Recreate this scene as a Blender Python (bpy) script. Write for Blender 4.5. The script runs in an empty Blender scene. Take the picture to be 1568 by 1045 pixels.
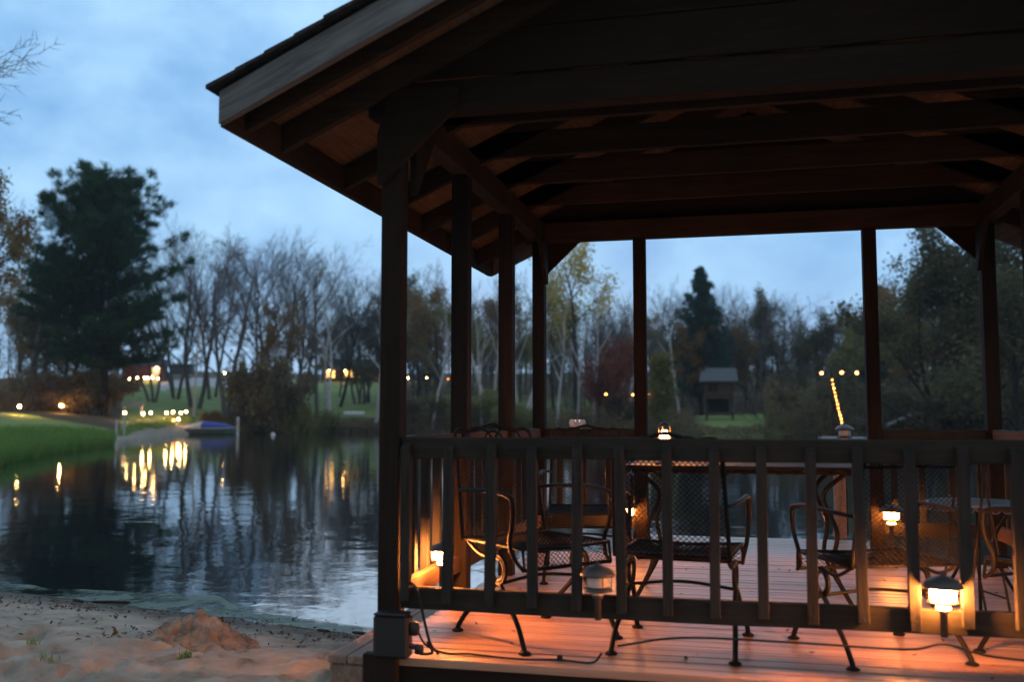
import bpy, math, random
import numpy as np
from mathutils import Vector, Matrix
R = math.radians
rng = np.random.default_rng(7)
random.seed(7)
SC = bpy.context.scene
COL = SC.collection

# ------------------------------------------------------------------ camera
# world frame: x along the near side of the pavilion, y into the picture, z = 0 is the top of its deck
F_PX, YAW, PITCH = 1464.6, -0.2336, 0.0796
CAM = np.array([1.43, -3.833, 0.976])
FWDH = np.array([math.sin(YAW), math.cos(YAW), 0.0]); RIGHT = np.array([math.cos(YAW), -math.sin(YAW), 0.0])
FWD = FWDH*math.cos(PITCH) + np.array([0, 0, math.sin(PITCH)])
UPV = np.array([0, 0, math.cos(PITCH)]) - FWDH*math.sin(PITCH)
cd = bpy.data.cameras.new("camera"); cam = bpy.data.objects.new("camera", cd); COL.objects.link(cam)
cd.sensor_width = 36; cd.lens = F_PX*36/1568; cd.clip_start = .05; cd.clip_end = 3000
M = Matrix((( RIGHT[0], UPV[0], -FWD[0], CAM[0]), (RIGHT[1], UPV[1], -FWD[1], CAM[1]), (RIGHT[2], UPV[2], -FWD[2], CAM[2]), (0, 0, 0, 1)))
cam.matrix_world = M
cd.dof.use_dof = True; cd.dof.focus_distance = 5.9; cd.dof.aperture_fstop = 1.7
SC.camera = cam

# ------------------------------------------------------------------ world, sun, exposure
SUN_EL, SUN_AZ, SKY_STRENGTH = R(1.0), R(-13), .145
w = bpy.data.worlds.new("World"); SC.world = w; w.use_nodes = True
nt = w.node_tree; nt.nodes.clear()
def N(t, kind, **kw):
    n = t.nodes.new(kind)
    for k, v in kw.items(): setattr(n, k, v)
    return n
out = N(nt, 'ShaderNodeOutputWorld'); bg = N(nt, 'ShaderNodeBackground')
sky = N(nt, 'ShaderNodeTexSky', sky_type='NISHITA'); sky.sun_disc = False
sky.sun_elevation = SUN_EL; sky.sun_rotation = SUN_AZ; sky.air_density = 1.0; sky.dust_density = .6; sky.ozone_density = 3.0
tc = N(nt, 'ShaderNodeTexCoord'); mp = N(nt, 'ShaderNodeMapping'); mp.inputs['Scale'].default_value = (1.0, 1.0, 1.5)
n1 = N(nt, 'ShaderNodeTexNoise'); n1.inputs['Scale'].default_value = 8.0; n1.inputs['Detail'].default_value = 7; n1.inputs['Roughness'].default_value = .55
n1.inputs['Distortion'].default_value = .1
cr = N(nt, 'ShaderNodeMapRange'); cr.inputs['From Min'].default_value = .30; cr.inputs['From Max'].default_value = .70
veil = N(nt, 'ShaderNodeMix', data_type='RGBA')                 # thin even cloud sheet lit by the last of the daylight
veil.inputs['Factor'].default_value = .93; veil.inputs['B'].default_value = (.34, .73, 1.30, 1)
cl = N(nt, 'ShaderNodeMix', data_type='RGBA'); cl.inputs['B'].default_value = (.74, 1.21, 1.68, 1)
hz = N(nt, 'ShaderNodeMix', data_type='RGBA'); hz.inputs['B'].default_value = (.74, 1.14, 1.62, 1)
sep = N(nt, 'ShaderNodeSeparateXYZ'); nt.links.new(tc.outputs['Generated'], sep.inputs[0])
hr_ = N(nt, 'ShaderNodeMapRange'); hr_.inputs['From Min'].default_value = .16; hr_.inputs['From Max'].default_value = .0; hr_.inputs['To Max'].default_value = .75
nt.links.new(sep.outputs[2], hr_.inputs[0])
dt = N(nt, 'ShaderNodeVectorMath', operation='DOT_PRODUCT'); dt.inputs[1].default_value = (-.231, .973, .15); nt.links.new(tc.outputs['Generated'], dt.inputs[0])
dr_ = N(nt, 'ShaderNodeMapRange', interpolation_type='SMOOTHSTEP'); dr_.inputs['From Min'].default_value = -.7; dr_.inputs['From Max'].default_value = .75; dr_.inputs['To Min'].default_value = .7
nt.links.new(dt.outputs['Value'], dr_.inputs[0])                # unseen eastern sky dimmed to set the light on surfaces facing the camera
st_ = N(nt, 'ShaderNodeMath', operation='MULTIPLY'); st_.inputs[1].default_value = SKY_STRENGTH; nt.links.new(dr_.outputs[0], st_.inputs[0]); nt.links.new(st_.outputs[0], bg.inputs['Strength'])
nt.links.new(tc.outputs['Generated'], mp.inputs['Vector']); nt.links.new(mp.outputs[0], n1.inputs['Vector'])
nt.links.new(n1.outputs['Fac'], cr.inputs['Value'])
nt.links.new(sky.outputs[0], veil.inputs['A']); nt.links.new(veil.outputs['Result'], cl.inputs['A'])
nt.links.new(cr.outputs[0], cl.inputs['Factor']); nt.links.new(cl.outputs['Result'], hz.inputs['A']); nt.links.new(hr_.outputs[0], hz.inputs['Factor'])
bk = N(nt, 'ShaderNodeMix', data_type='RGBA'); bk.inputs['A'].default_value = (.92, 1.02, 1.12, 1)      # neutral tint added to the unseen sky behind the camera, warms facing surfaces
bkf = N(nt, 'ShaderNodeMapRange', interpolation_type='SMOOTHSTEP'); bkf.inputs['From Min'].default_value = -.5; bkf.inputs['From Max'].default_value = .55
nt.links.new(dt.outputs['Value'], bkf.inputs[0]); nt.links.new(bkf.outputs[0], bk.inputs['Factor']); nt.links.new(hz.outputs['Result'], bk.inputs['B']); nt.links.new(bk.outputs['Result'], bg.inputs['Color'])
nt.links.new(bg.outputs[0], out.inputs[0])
sl = bpy.data.lights.new("sun", 'SUN'); sl.energy = .04; sl.angle = R(30); sl.color = (.8, .88, 1.0)
so = bpy.data.objects.new("sun", sl); COL.objects.link(so)
so.rotation_euler = (R(90) - R(14), 0, R(180) - SUN_AZ)   # a last glow low over the far shore
SC.view_settings.view_transform = 'Standard'; SC.view_settings.look = 'None'
SC.view_settings.exposure = 2.2; SC.view_settings.gamma = 1.0
SC.cycles.use_denoising = True
SC.cycles.sample_clamp_indirect = 4.0
SC.cycles.max_bounces = 7; SC.cycles.transparent_max_bounces = 8
SC.cycles.caustics_reflective = False; SC.cycles.caustics_refractive = False

# ------------------------------------------------------------------ helpers
def ray(u, v):
    return FWD + RIGHT*(u-784)/F_PX - UPV*(v-522.5)/F_PX
def at(u, v, D):            # the point seen at (u, v) that stands D metres ahead of the camera
    d = ray(u, v); return CAM + d*(D/(d @ FWDH))
def on(u, v, z):
    d = ray(u, v); return CAM + d*((z-CAM[2])/d[2])

def tag(o, label=None, cat=None, group=None, kind=None):
    if label: o['label'] = label
    if cat: o['category'] = cat
    if group: o['group'] = group
    if kind: o['kind'] = kind
    return o
def empty(name, loc=(0, 0, 0), rz=0.0):
    o = bpy.data.objects.new(name, None); COL.objects.link(o); o.empty_display_size = .1
    o.location = tuple(float(a) for a in loc); o.rotation_euler = (0, 0, rz); return o
def copy_tree(o, parent=None):
    c = o.copy(); COL.objects.link(c)
    if parent is not None: c.parent = parent
    for ch in list(o.children): copy_tree(ch, c)
    return c

class MB:
    def __init__(s): s.v = []; s.f = []; s.n = 0
    def add(s, v, f):
        v = np.asarray(v, float).reshape(-1, 3); s.v.append(v)
        s.f.append([tuple(int(i)+s.n for i in q) for q in f]); s.n += len(v); return s
    def box(s, lo, hi):
        x0, y0, z0 = lo; x1, y1, z1 = hi
        return s.add([(x0,y0,z0),(x1,y0,z0),(x1,y1,z0),(x0,y1,z0),(x0,y0,z1),(x1,y0,z1),(x1,y1,z1),(x0,y1,z1)],
                     [(0,3,2,1),(4,5,6,7),(0,1,5,4),(1,2,6,5),(2,3,7,6),(3,0,4,7)])
    def bar(s, p, q, wd, ht, up=(0, 0, 1)):     # rectangular bar from p to q; ht is measured along up
        p = np.array(p, float); q = np.array(q, float); d = q-p; d /= np.linalg.norm(d)
        up = np.array(up, float); sd = np.cross(d, up); sd /= np.linalg.norm(sd); u = np.cross(sd, d)
        a, b = sd*wd/2, u*ht/2
        return s.add([p-a-b, p+a-b, p+a+b, p-a+b, q-a-b, q+a-b, q+a+b, q-a+b],
                     [(0,1,2,3),(7,6,5,4),(0,4,5,1),(1,5,6,2),(2,6,7,3),(3,7,4,0)])
    def tube(s, pts, r, n=8, cap=True):
        pts = np.array(pts, float); k = len(pts); r = np.broadcast_to(np.asarray(r, float), (k,))
        t = np.gradient(pts, axis=0); t /= np.linalg.norm(t, axis=1)[:, None]+1e-12
        ref = np.array([0, 0, 1.]) if abs(t[0][2]) < .9 else np.array([1., 0, 0])
        a = np.cross(t[0], ref); a /= np.linalg.norm(a); V = []
        for i in range(k):
            a = a - t[i]*(a @ t[i]); a /= np.linalg.norm(a)+1e-12; b = np.cross(t[i], a)
            an = np.arange(n)*2*np.pi/n
            V.append(pts[i] + r[i]*(np.cos(an)[:, None]*a + np.sin(an)[:, None]*b))
        f = [(i*n+j, i*n+(j+1) % n, (i+1)*n+(j+1) % n, (i+1)*n+j) for i in range(k-1) for j in range(n)]
        if cap: f += [tuple(range(n-1, -1, -1)), tuple(range((k-1)*n, k*n))]
        return s.add(np.concatenate(V), f)
    def lathe(s, prof, c=(0, 0, 0), n=20):
        V = []; k = len(prof)
        for r, z in prof:
            an = np.arange(n)*2*np.pi/n
            V.append(np.stack([c[0]+max(r, 1e-4)*np.cos(an), c[1]+max(r, 1e-4)*np.sin(an), np.full(n, c[2]+z)], 1))
        f = [(i*n+j, i*n+(j+1) % n, (i+1)*n+(j+1) % n, (i+1)*n+j) for i in range(k-1) for j in range(n)]
        f += [tuple(range(n-1, -1, -1)), tuple(range((k-1)*n, k*n))]
        return s.add(np.concatenate(V), f)
    def prism(s, poly, a, vec):          # extrude a polygon (list of 3D points) by vec
        P = np.array(poly, float); k = len(P); V = np.concatenate([P, P+np.array(vec, float)])
        f = [tuple(range(k-1, -1, -1)), tuple(range(k, 2*k))] + [(i, (i+1) % k, k+(i+1) % k, k+i) for i in range(k)]
        return s.add(V, f)
    def build(s, name, mat, parent=None, smooth=False, bevel=0, loc=None):
        me = bpy.data.meshes.new(name)
        v = np.concatenate(s.v) if s.v else np.zeros((0, 3))
        f = [q for l in s.f for q in l]
        me.from_pydata(v.tolist(), [], f)
        return finish(me, name, mat, parent, smooth, bevel, loc)
def finish(me, name, mat, parent=None, smooth=False, bevel=0, loc=None):
    if mat: me.materials.append(mat)
    me.update()
    if smooth: me.polygons.foreach_set('use_smooth', [True]*len(me.polygons))
    o = bpy.data.objects.new(name, me); COL.objects.link(o)
    if loc is not None: o.location = tuple(float(a) for a in loc)
    if parent is not None: o.parent = parent
    if bevel:
        b = o.modifiers.new('bevel', 'BEVEL'); b.width = bevel; b.segments = 1; b.limit_method = 'ANGLE'; b.angle_limit = R(40)
    return o
def raw_mesh(name, V, Fq, mat, parent=None, smooth=False):   # V (n,3), Fq (m,4) or (m,3) int arrays
    me = bpy.data.meshes.new(name); V = np.asarray(V, np.float32); Fq = np.asarray(Fq, np.int32)
    m, k = Fq.shape
    me.vertices.add(len(V)); me.vertices.foreach_set('co', V.ravel())
    me.loops.add(m*k); me.loops.foreach_set('vertex_index', Fq.ravel())
    me.polygons.add(m); me.polygons.foreach_set('loop_start', np.arange(m, dtype=np.int32)*k)
    me.polygons.foreach_set('loop_total', np.full(m, k, np.int32))
    me.update(calc_edges=True)
    return finish(me, name, mat, parent, smooth)

def arc(c, r, a0, a1, n, e1, e2):
    an = np.linspace(a0, a1, n); c = np.array(c, float)
    return c + r*(np.cos(an)[:, None]*np.array(e1, float) + np.sin(an)[:, None]*np.array(e2, float))
def spline(pts, n=6):       # Catmull-Rom through points
    P = np.array(pts, float); P = np.vstack([2*P[0]-P[1], P, 2*P[-1]-P[-2]]); o = []
    for i in range(1, len(P)-2):
        for t in np.linspace(0, 1, n, endpoint=False):
            a, b, c, d = P[i-1:i+3]
            o.append(.5*((2*b)+(-a+c)*t+(2*a-5*b+4*c-d)*t*t+(-a+3*b-3*c+d)*t**3))
    o.append(P[-2]); return np.array(o)

# value noise
_perm = rng.random((64, 64))
def vnoise(x, y):
    xi = np.floor(x).astype(int); yi = np.floor(y).astype(int); fx = x-xi; fy = y-yi
    fx = fx*fx*(3-2*fx); fy = fy*fy*(3-2*fy)
    g = lambda a, b: _perm[a % 64, b % 64]
    return (g(xi, yi)*(1-fx)+g(xi+1, yi)*fx)*(1-fy) + (g(xi, yi+1)*(1-fx)+g(xi+1, yi+1)*fx)*fy
def fbm(x, y, o=4):
    s = 0; a = .5
    for k in range(o): s = s + a*(vnoise(x*2**k+17.3*k, y*2**k+9.1*k)-.5)*2; a *= .5
    return s

# ------------------------------------------------------------------ materials
def mat(name, build, **kw):
    m = bpy.data.materials.new(name); m.use_nodes = True; t = m.node_tree
    b = t.nodes['Principled BSDF']; build(t, b, **kw); return m
def ramp(t, src, stops):
    r = N(t, 'ShaderNodeValToRGB'); e = r.color_ramp.elements
    while len(e) < len(stops): e.new(.5)
    for i, (p, c) in enumerate(stops): e[i].position = p; e[i].color = (*c, 1)
    t.links.new(src, r.inputs[0]); return r
def coords(t, scale=(1, 1, 1), space='Object'):
    c = N(t, 'ShaderNodeTexCoord'); m = N(t, 'ShaderNodeMapping'); m.inputs['Scale'].default_value = scale
    t.links.new(c.outputs[space], m.inputs['Vector']); return m.outputs[0]
def noise(t, vec, scale, detail=5, rough=.55, dist=0):
    n = N(t, 'ShaderNodeTexNoise'); n.inputs['Scale'].default_value = scale; n.inputs['Detail'].default_value = detail
    n.inputs['Roughness'].default_value = rough; n.inputs['Distortion'].default_value = dist
    if vec is not None: t.links.new(vec, n.inputs['Vector'])
    return n.outputs['Fac']
def bump(t, b, h, strength=.4, dist=.01):
    n = N(t, 'ShaderNodeBump'); n.inputs['Strength'].default_value = strength; n.inputs['Distance'].default_value = dist
    t.links.new(h, n.inputs['Height']); t.links.new(n.outputs[0], b.inputs['Normal'])
def spec(b, rough, s=.3, metal=0):
    b.inputs['Roughness'].default_value = rough; b.inputs['Specular IOR Level'].default_value = s; b.inputs['Metallic'].default_value = metal

def _wood(t, b, axis='x', rot=0, c0=(.006, .004, .003), c1=(.024, .015, .010), rough=.85):
    sc = {'x': (1.5, 22, 22), 'y': (22, 1.5, 22), 'z': (22, 22, 1.5)}[axis]
    v = coords(t, sc)
    if rot:
        rc = N(t, 'ShaderNodeVectorRotate', rotation_type='Y_AXIS'); rc.inputs['Angle'].default_value = rot; o_ = v.node.inputs['Vector'].links[0].from_socket; t.links.new(o_, rc.inputs['Vector']); t.links.new(rc.outputs[0], v.node.inputs['Vector'])
    n = noise(t, v, 1.6, 6, .65, 1.2); big = noise(t, coords(t), 2.2, 4)
    mx = N(t, 'ShaderNodeMath', operation='MULTIPLY_ADD'); t.links.new(n, mx.inputs[0]); mx.inputs[1].default_value = .65
    m2 = N(t, 'ShaderNodeMath', operation='MULTIPLY'); t.links.new(big, m2.inputs[0]); m2.inputs[1].default_value = .35
    t.links.new(m2.outputs[0], mx.inputs[2])
    r = ramp(t, mx.outputs[0], [(.32, c0), (.68, c1)]); t.links.new(r.outputs[0], b.inputs['Base Color'])
    spec(b, rough, .25); bump(t, b, n, .5, .004)
WOODJ = mat('roof_timber', _wood, axis='x', c0=(.016, .010, .007), c1=(.06, .038, .025)); WOODK = mat('roof_timber_y', _wood, axis='y', c0=(.016, .010, .007), c1=(.06, .038, .025))
WOODX = mat('dark_wood_x', _wood, axis='x'); WOODY = mat('dark_wood_y', _wood, axis='y'); WOODZ = mat('dark_wood_z', _wood, axis='z')
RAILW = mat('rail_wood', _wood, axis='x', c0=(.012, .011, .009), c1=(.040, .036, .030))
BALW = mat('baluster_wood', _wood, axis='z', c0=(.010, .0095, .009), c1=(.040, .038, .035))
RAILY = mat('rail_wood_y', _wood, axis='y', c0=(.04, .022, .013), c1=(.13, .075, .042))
FASC = mat('weathered_fascia', _wood, axis='x', rot=.43, c0=(.06, .065, .07), c1=(.21, .22, .23), rough=.7)
OSB = mat('sheathing', _wood, axis='y', c0=(.07, .042, .026), c1=(.24, .15, .09))
STEPW = mat('step_wood', _wood, axis='y', c0=(.16, .10, .075), c1=(.42, .29, .22))
def _deck(t, b):
    v = coords(t, (1.2, 26, 26)); n = noise(t, v, 1.5, 6, .65, .8)
    c = N(t, 'ShaderNodeTexCoord'); sx = N(t, 'ShaderNodeSeparateXYZ'); t.links.new(c.outputs['Object'], sx.inputs[0])
    fl = N(t, 'ShaderNodeMath', operation='SNAP'); t.links.new(sx.outputs[1], fl.inputs[0]); fl.inputs[1].default_value = .0925
    wn = N(t, 'ShaderNodeTexWhiteNoise', noise_dimensions='1D'); t.links.new(fl.outputs[0], wn.inputs['W'])
    a = N(t, 'ShaderNodeMath', operation='MULTIPLY_ADD'); t.links.new(wn.outputs['Value'], a.inputs[0]); a.inputs[1].default_value = .34; t.links.new(n, a.inputs[2])
    r = ramp(t, a.outputs[0], [(.3, (.14, .062, .036)), (.55, (.37, .195, .122)), (.95, (.56, .36, .26))])
    t.links.new(r.outputs[0], b.inputs['Base Color']); spec(b, .42, .45); bump(t, b, n, .45, .003)
DECKM = mat('deck_boards', _deck)
def _flat(t, b, c=(.1, .1, .1), rough=.6, s=.3, metal=0, var=.25, sc=8, bmp=0):
    n = noise(t, coords(t), sc, 5)
    r = ramp(t, n, [(.3, tuple(x*(1-var) for x in c)), (.7, tuple(min(1, x*(1+var)) for x in c))])
    t.links.new(r.outputs[0], b.inputs['Base Color']); spec(b, rough, s, metal)
    if bmp: bump(t, b, n, bmp, .01)
IRON = mat('black_iron', _flat, c=(.008, .008, .008), rough=.55, s=.2, sc=30)
LAMPM = mat('lamp_metal', _flat, c=(.06, .055, .055), rough=.45, s=.5, sc=20)
SHING = mat('shingles', _flat, c=(.03, .032, .036), rough=.9, sc=30, var=.5, bmp=.4)
BLACKP = mat('black_plastic', _flat, c=(.015, .016, .018), rough=.5, s=.4)
WHITEP = mat('white_paint', _flat, c=(.7, .72, .75), rough=.5)
TABM = mat('table_enamel', _flat, c=(.20, .215, .24), rough=.4, s=.5)
TARP = mat('blue_tarp', _flat, c=(.035, .08, .36), rough=.5, sc=3, bmp=.3)
HULL = mat('boat_hull', _flat, c=(.10, .17, .15), rough=.4)
ALU = mat('pale_metal', _flat, c=(.45, .48, .52), rough=.45, s=.5)
REDW = mat('barn_red', _flat, c=(.06, .02, .017), rough=.8)
SIDING = mat('cabin_siding', _wood, axis='z', c0=(.035, .024, .016), c1=(.11, .075, .052))
ROOFM = mat('metal_roof', _flat, c=(.09, .098, .11), rough=.6)
DARKR = mat('dark_roof', _flat, c=(.05, .055, .065), rough=.8)
DARK = mat('dark_opening', _flat, c=(.01, .01, .01), rough=.9)
CARP = mat('car_paint', _flat, c=(.55, .58, .62), rough=.3, s=.5, var=.05)
RUBBER = mat('rubber', _flat, c=(.02, .02, .02), rough=.8)
PURP = mat('purple_hull', _flat, c=(.16, .13, .22), rough=.5)
def _emit(t, b, c=(1, .4, .1), s=20):
    b.inputs['Base Color'].default_value = (.8, .7, .6, 1); b.inputs['Emission Color'].default_value = (*c, 1); b.inputs['Emission Strength'].default_value = s
LAMP_S = 400
GLOWL = mat('lit_lamp_glass', _emit, c=(1, .29, .055), s=LAMP_S)
GLOWR = mat('lit_rear_lamp_glass', _emit, c=(1, .29, .055), s=55)
GLOWT = mat('lit_candle_glass', _emit, c=(1, .32, .07), s=60)
GLOWF = mat('far_lamp_glow', _emit, c=(1, .5, .16), s=55)
GLOWB = mat('bank_lamp_glow', _emit, c=(1, .5, .16), s=190)
GLOWO = mat('far_orange_glow', _emit, c=(1, .28, .06), s=9)
GLOWS = mat('string_bulb_glow', _emit, c=(1, .33, .06), s=12)
GLOWW = mat('lit_window', _emit, c=(1, .5, .12), s=1.1)
FROST = mat('frosted_glass', _flat, c=(.62, .52, .44), rough=.35, s=.5, var=.1)

BARK = mat('grey_bark', _flat, c=(.13, .125, .125), rough=.9, sc=6, var=.4)
TWIG = mat('twigs', _flat, c=(.13, .12, .125), rough=.9, sc=3, var=.3)
DBARK = mat('dark_bark', _flat, c=(.035, .028, .024), rough=.9, sc=6, var=.4)
def _birch(t, b):
    n = noise(t, coords(t, (2, 2, 12)), 1.4, 5, .6)
    r = ramp(t, n, [(.34, (.06, .055, .055)), (.43, (.5, .5, .52)), (.8, (.66, .66, .69))]); t.links.new(r.outputs[0], b.inputs['Base Color']); spec(b, .8)
BIRCH = mat('birch_bark', _birch)
def _leaf(t, b, cols=None):
    g = N(t, 'ShaderNodeNewGeometry'); n = noise(t, coords(t), .55, 4, .6)
    a = N(t, 'ShaderNodeMath', operation='MULTIPLY_ADD'); t.links.new(g.outputs['Random Per Island'], a.inputs[0]); a.inputs[1].default_value = .5
    m2 = N(t, 'ShaderNodeMath', operation='MULTIPLY'); t.links.new(n, m2.inputs[0]); m2.inputs[1].default_value = .6; t.links.new(m2.outputs[0], a.inputs[2])
    k = len(cols); r = ramp(t, a.outputs[0], [(.15+.7*i/(k-1), c) for i, c in enumerate(cols)])
    t.links.new(r.outputs[0], b.inputs['Base Color']); spec(b, .7, .2)
    tr = N(t, 'ShaderNodeBsdfTranslucent'); t.links.new(r.outputs[0], tr.inputs['Color']); mx = N(t, 'ShaderNodeMixShader'); mx.inputs[0].default_value = .45
    o = t.nodes['Material Output']; t.links.new(b.outputs[0], mx.inputs[1]); t.links.new(tr.outputs[0], mx.inputs[2]); t.links.new(mx.outputs[0], o.inputs['Surface'])
PINEL = mat('pine_needles', _leaf, cols=[(0.020, 0.050, 0.030), (0.036, 0.091, 0.046), (0.066, 0.123, 0.058)])
SPRUCEL = mat('spruce_needles', _leaf, cols=[(0.023, 0.066, 0.055), (0.039, 0.098, 0.074), (0.058, 0.127, 0.088)])
BROWNL = mat('brown_leaves', _leaf, cols=[(0.180, 0.114, 0.066), (0.324, 0.198, 0.091), (0.360, 0.288, 0.107)])
OLIVEL = mat('olive_leaves', _leaf, cols=[(0.118, 0.149, 0.060), (0.233, 0.250, 0.092), (0.365, 0.299, 0.100)])
GOLDL = mat('golden_leaves', _leaf, cols=[(0.338, 0.305, 0.101), (0.608, 0.474, 0.120), (0.812, 0.608, 0.169)])
YELGL = mat('yellow_green_leaves', _leaf, cols=[(.10, .10, .03), (.19, .19, .05), (.27, .25, .08)])
REDL = mat('red_leaves', _leaf, cols=[(0.130, 0.048, 0.036), (0.232, 0.064, 0.048), (0.310, 0.103, 0.052)])
DARKGL = mat('dark_leaves', _leaf, cols=[(0.060, 0.081, 0.048), (0.121, 0.129, 0.064), (0.202, 0.148, 0.074)])
BRUSHL = mat('brush_leaves', _leaf, cols=[(0.082, 0.082, 0.049), (0.190, 0.136, 0.076), (0.270, 0.230, 0.095)])
GRASSB = mat('grass_blades', _leaf, cols=[(0.084, 0.187, 0.041), (0.140, 0.281, 0.056), (0.300, 0.318, 0.094)])
DEADL = mat('dead_leaves', _leaf, cols=[(.05, .025, .015), (.12, .06, .03), (.18, .10, .05)])

def _ground(t, b):
    P = coords(t)
    def attr(nm):
        a = N(t, 'ShaderNodeAttribute'); a.attribute_name = nm; return a.outputs['Fac']
    n = noise(t, P, 1.1, 6, .6); nf = noise(t, P, 26, 6, .7); nm = noise(t, P, 5, 5, .6)
    forest = ramp(t, n, [(.3, (.05, .045, .025)), (.7, (.11, .085, .05))])
    grass = ramp(t, noise(t, P, .35, 6, .65), [(.3, (.12, .19, .045)), (.5, (.18, .25, .065)), (.75, (.27, .25, .09))])
    sand = ramp(t, nm, [(.28, (.12, .092, .066)), (.40, (.28, .225, .165)), (.6, (.38, .31, .235)), (.78, (.46, .39, .30))])
    grav = ramp(t, n, [(.3, (.3, .3, .3)), (.7, (.42, .42, .42))])
    def edge(a):
        m = N(t, 'ShaderNodeMath', operation='ADD'); t.links.new(a, m.inputs[0])
        h = N(t, 'ShaderNodeMath', operation='MULTIPLY'); t.links.new(n, h.inputs[0]); h.inputs[1].default_value = .4
        h2 = N(t, 'ShaderNodeMath', operation='SUBTRACT'); t.links.new(m.outputs[0], h2.inputs[0]); h2.inputs[1].default_value = .2
        t.links.new(h.outputs[0], m.inputs[1])
        r = N(t, 'ShaderNodeMapRange'); r.inputs['From Min'].default_value = .4; r.inputs['From Max'].default_value = .6; t.links.new(h2.outputs[0], r.inputs[0]); return r.outputs[0]
    cur = forest.outputs[0]
    for nmx, c in (('lawn', grass), ('sand', sand), ('gravel', grav)):
        mx = N(t, 'ShaderNodeMix', data_type='RGBA'); t.links.new(edge(attr(nmx)), mx.inputs['Factor'])
        t.links.new(cur, mx.inputs['A']); t.links.new(c.outputs[0], mx.inputs['B']); cur = mx.outputs['Result']
    # sand soaked by the lake is darker
    wet = N(t, 'ShaderNodeMix', data_type='RGBA', blend_type='MULTIPLY'); t.links.new(attr('wet'), wet.inputs['Factor'])
    t.links.new(cur, wet.inputs['A']); wet.inputs['B'].default_value = (.36, .36, .37, 1)
    t.links.new(wet.outputs['Result'], b.inputs['Base Color']); spec(b, .9, .2); bump(t, b, nf, .6, .02)
GROUND = mat('ground_cover', _ground)
def _water(t, b):
    b.inputs['Base Color'].default_value = (.008, .013, .014, 1); b.inputs['Roughness'].default_value = .022; b.inputs['IOR'].default_value = 1.42
    b.inputs['Specular IOR Level'].default_value = .5
    P = coords(t)
    a = noise(t, P, 1.3, 3, .5, .3); c = noise(t, P, 9, 3, .5)
    patch = N(t, 'ShaderNodeMapRange'); patch.inputs['From Min'].default_value = .42; patch.inputs['From Max'].default_value = .6; t.links.new(noise(t, P, .22, 2), patch.inputs[0])
    m = N(t, 'ShaderNodeMath', operation='MULTIPLY'); t.links.new(c, m.inputs[0])
    q = N(t, 'ShaderNodeMath', operation='MULTIPLY_ADD'); t.links.new(patch.outputs[0], q.inputs[0]); q.inputs[1].default_value = .16; q.inputs[2].default_value = .05
    t.links.new(q.outputs[0], m.inputs[1])
    s = N(t, 'ShaderNodeMath', operation='ADD'); t.links.new(a, s.inputs[0]); t.links.new(m.outputs[0], s.inputs[1])
    bump(t, b, s.outputs[0], 1.0, .0072)
WATER = mat('lake_water', _water)
def _scum(t, b):
    n = noise(t, coords(t), 7, 6, .7); n2 = noise(t, coords(t), 1.7, 5, .6)
    r = ramp(t, n, [(.3, (.04, .065, .04)), (.7, (.10, .135, .085))]); t.links.new(r.outputs[0], b.inputs['Base Color']); spec(b, .55, .3)
    cut = N(t, 'ShaderNodeMapRange'); cut.inputs['From Min'].default_value = .42; cut.inputs['From Max'].default_value = .56
    n3 = N(t, 'ShaderNodeMath', operation='MULTIPLY_ADD'); t.links.new(n, n3.inputs[0]); n3.inputs[1].default_value = .35; n4 = N(t, 'ShaderNodeMath', operation='MULTIPLY'); t.links.new(n2, n4.inputs[0]); n4.inputs[1].default_value = .68; t.links.new(n4.outputs[0], n3.inputs[2]); t.links.new(n3.outputs[0], cut.inputs[0])
    t.links.new(cut.outputs[0], b.inputs['Alpha']); bump(t, b, n, .4, .01)
SCUM = mat('pond_scum', _scum)

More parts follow.
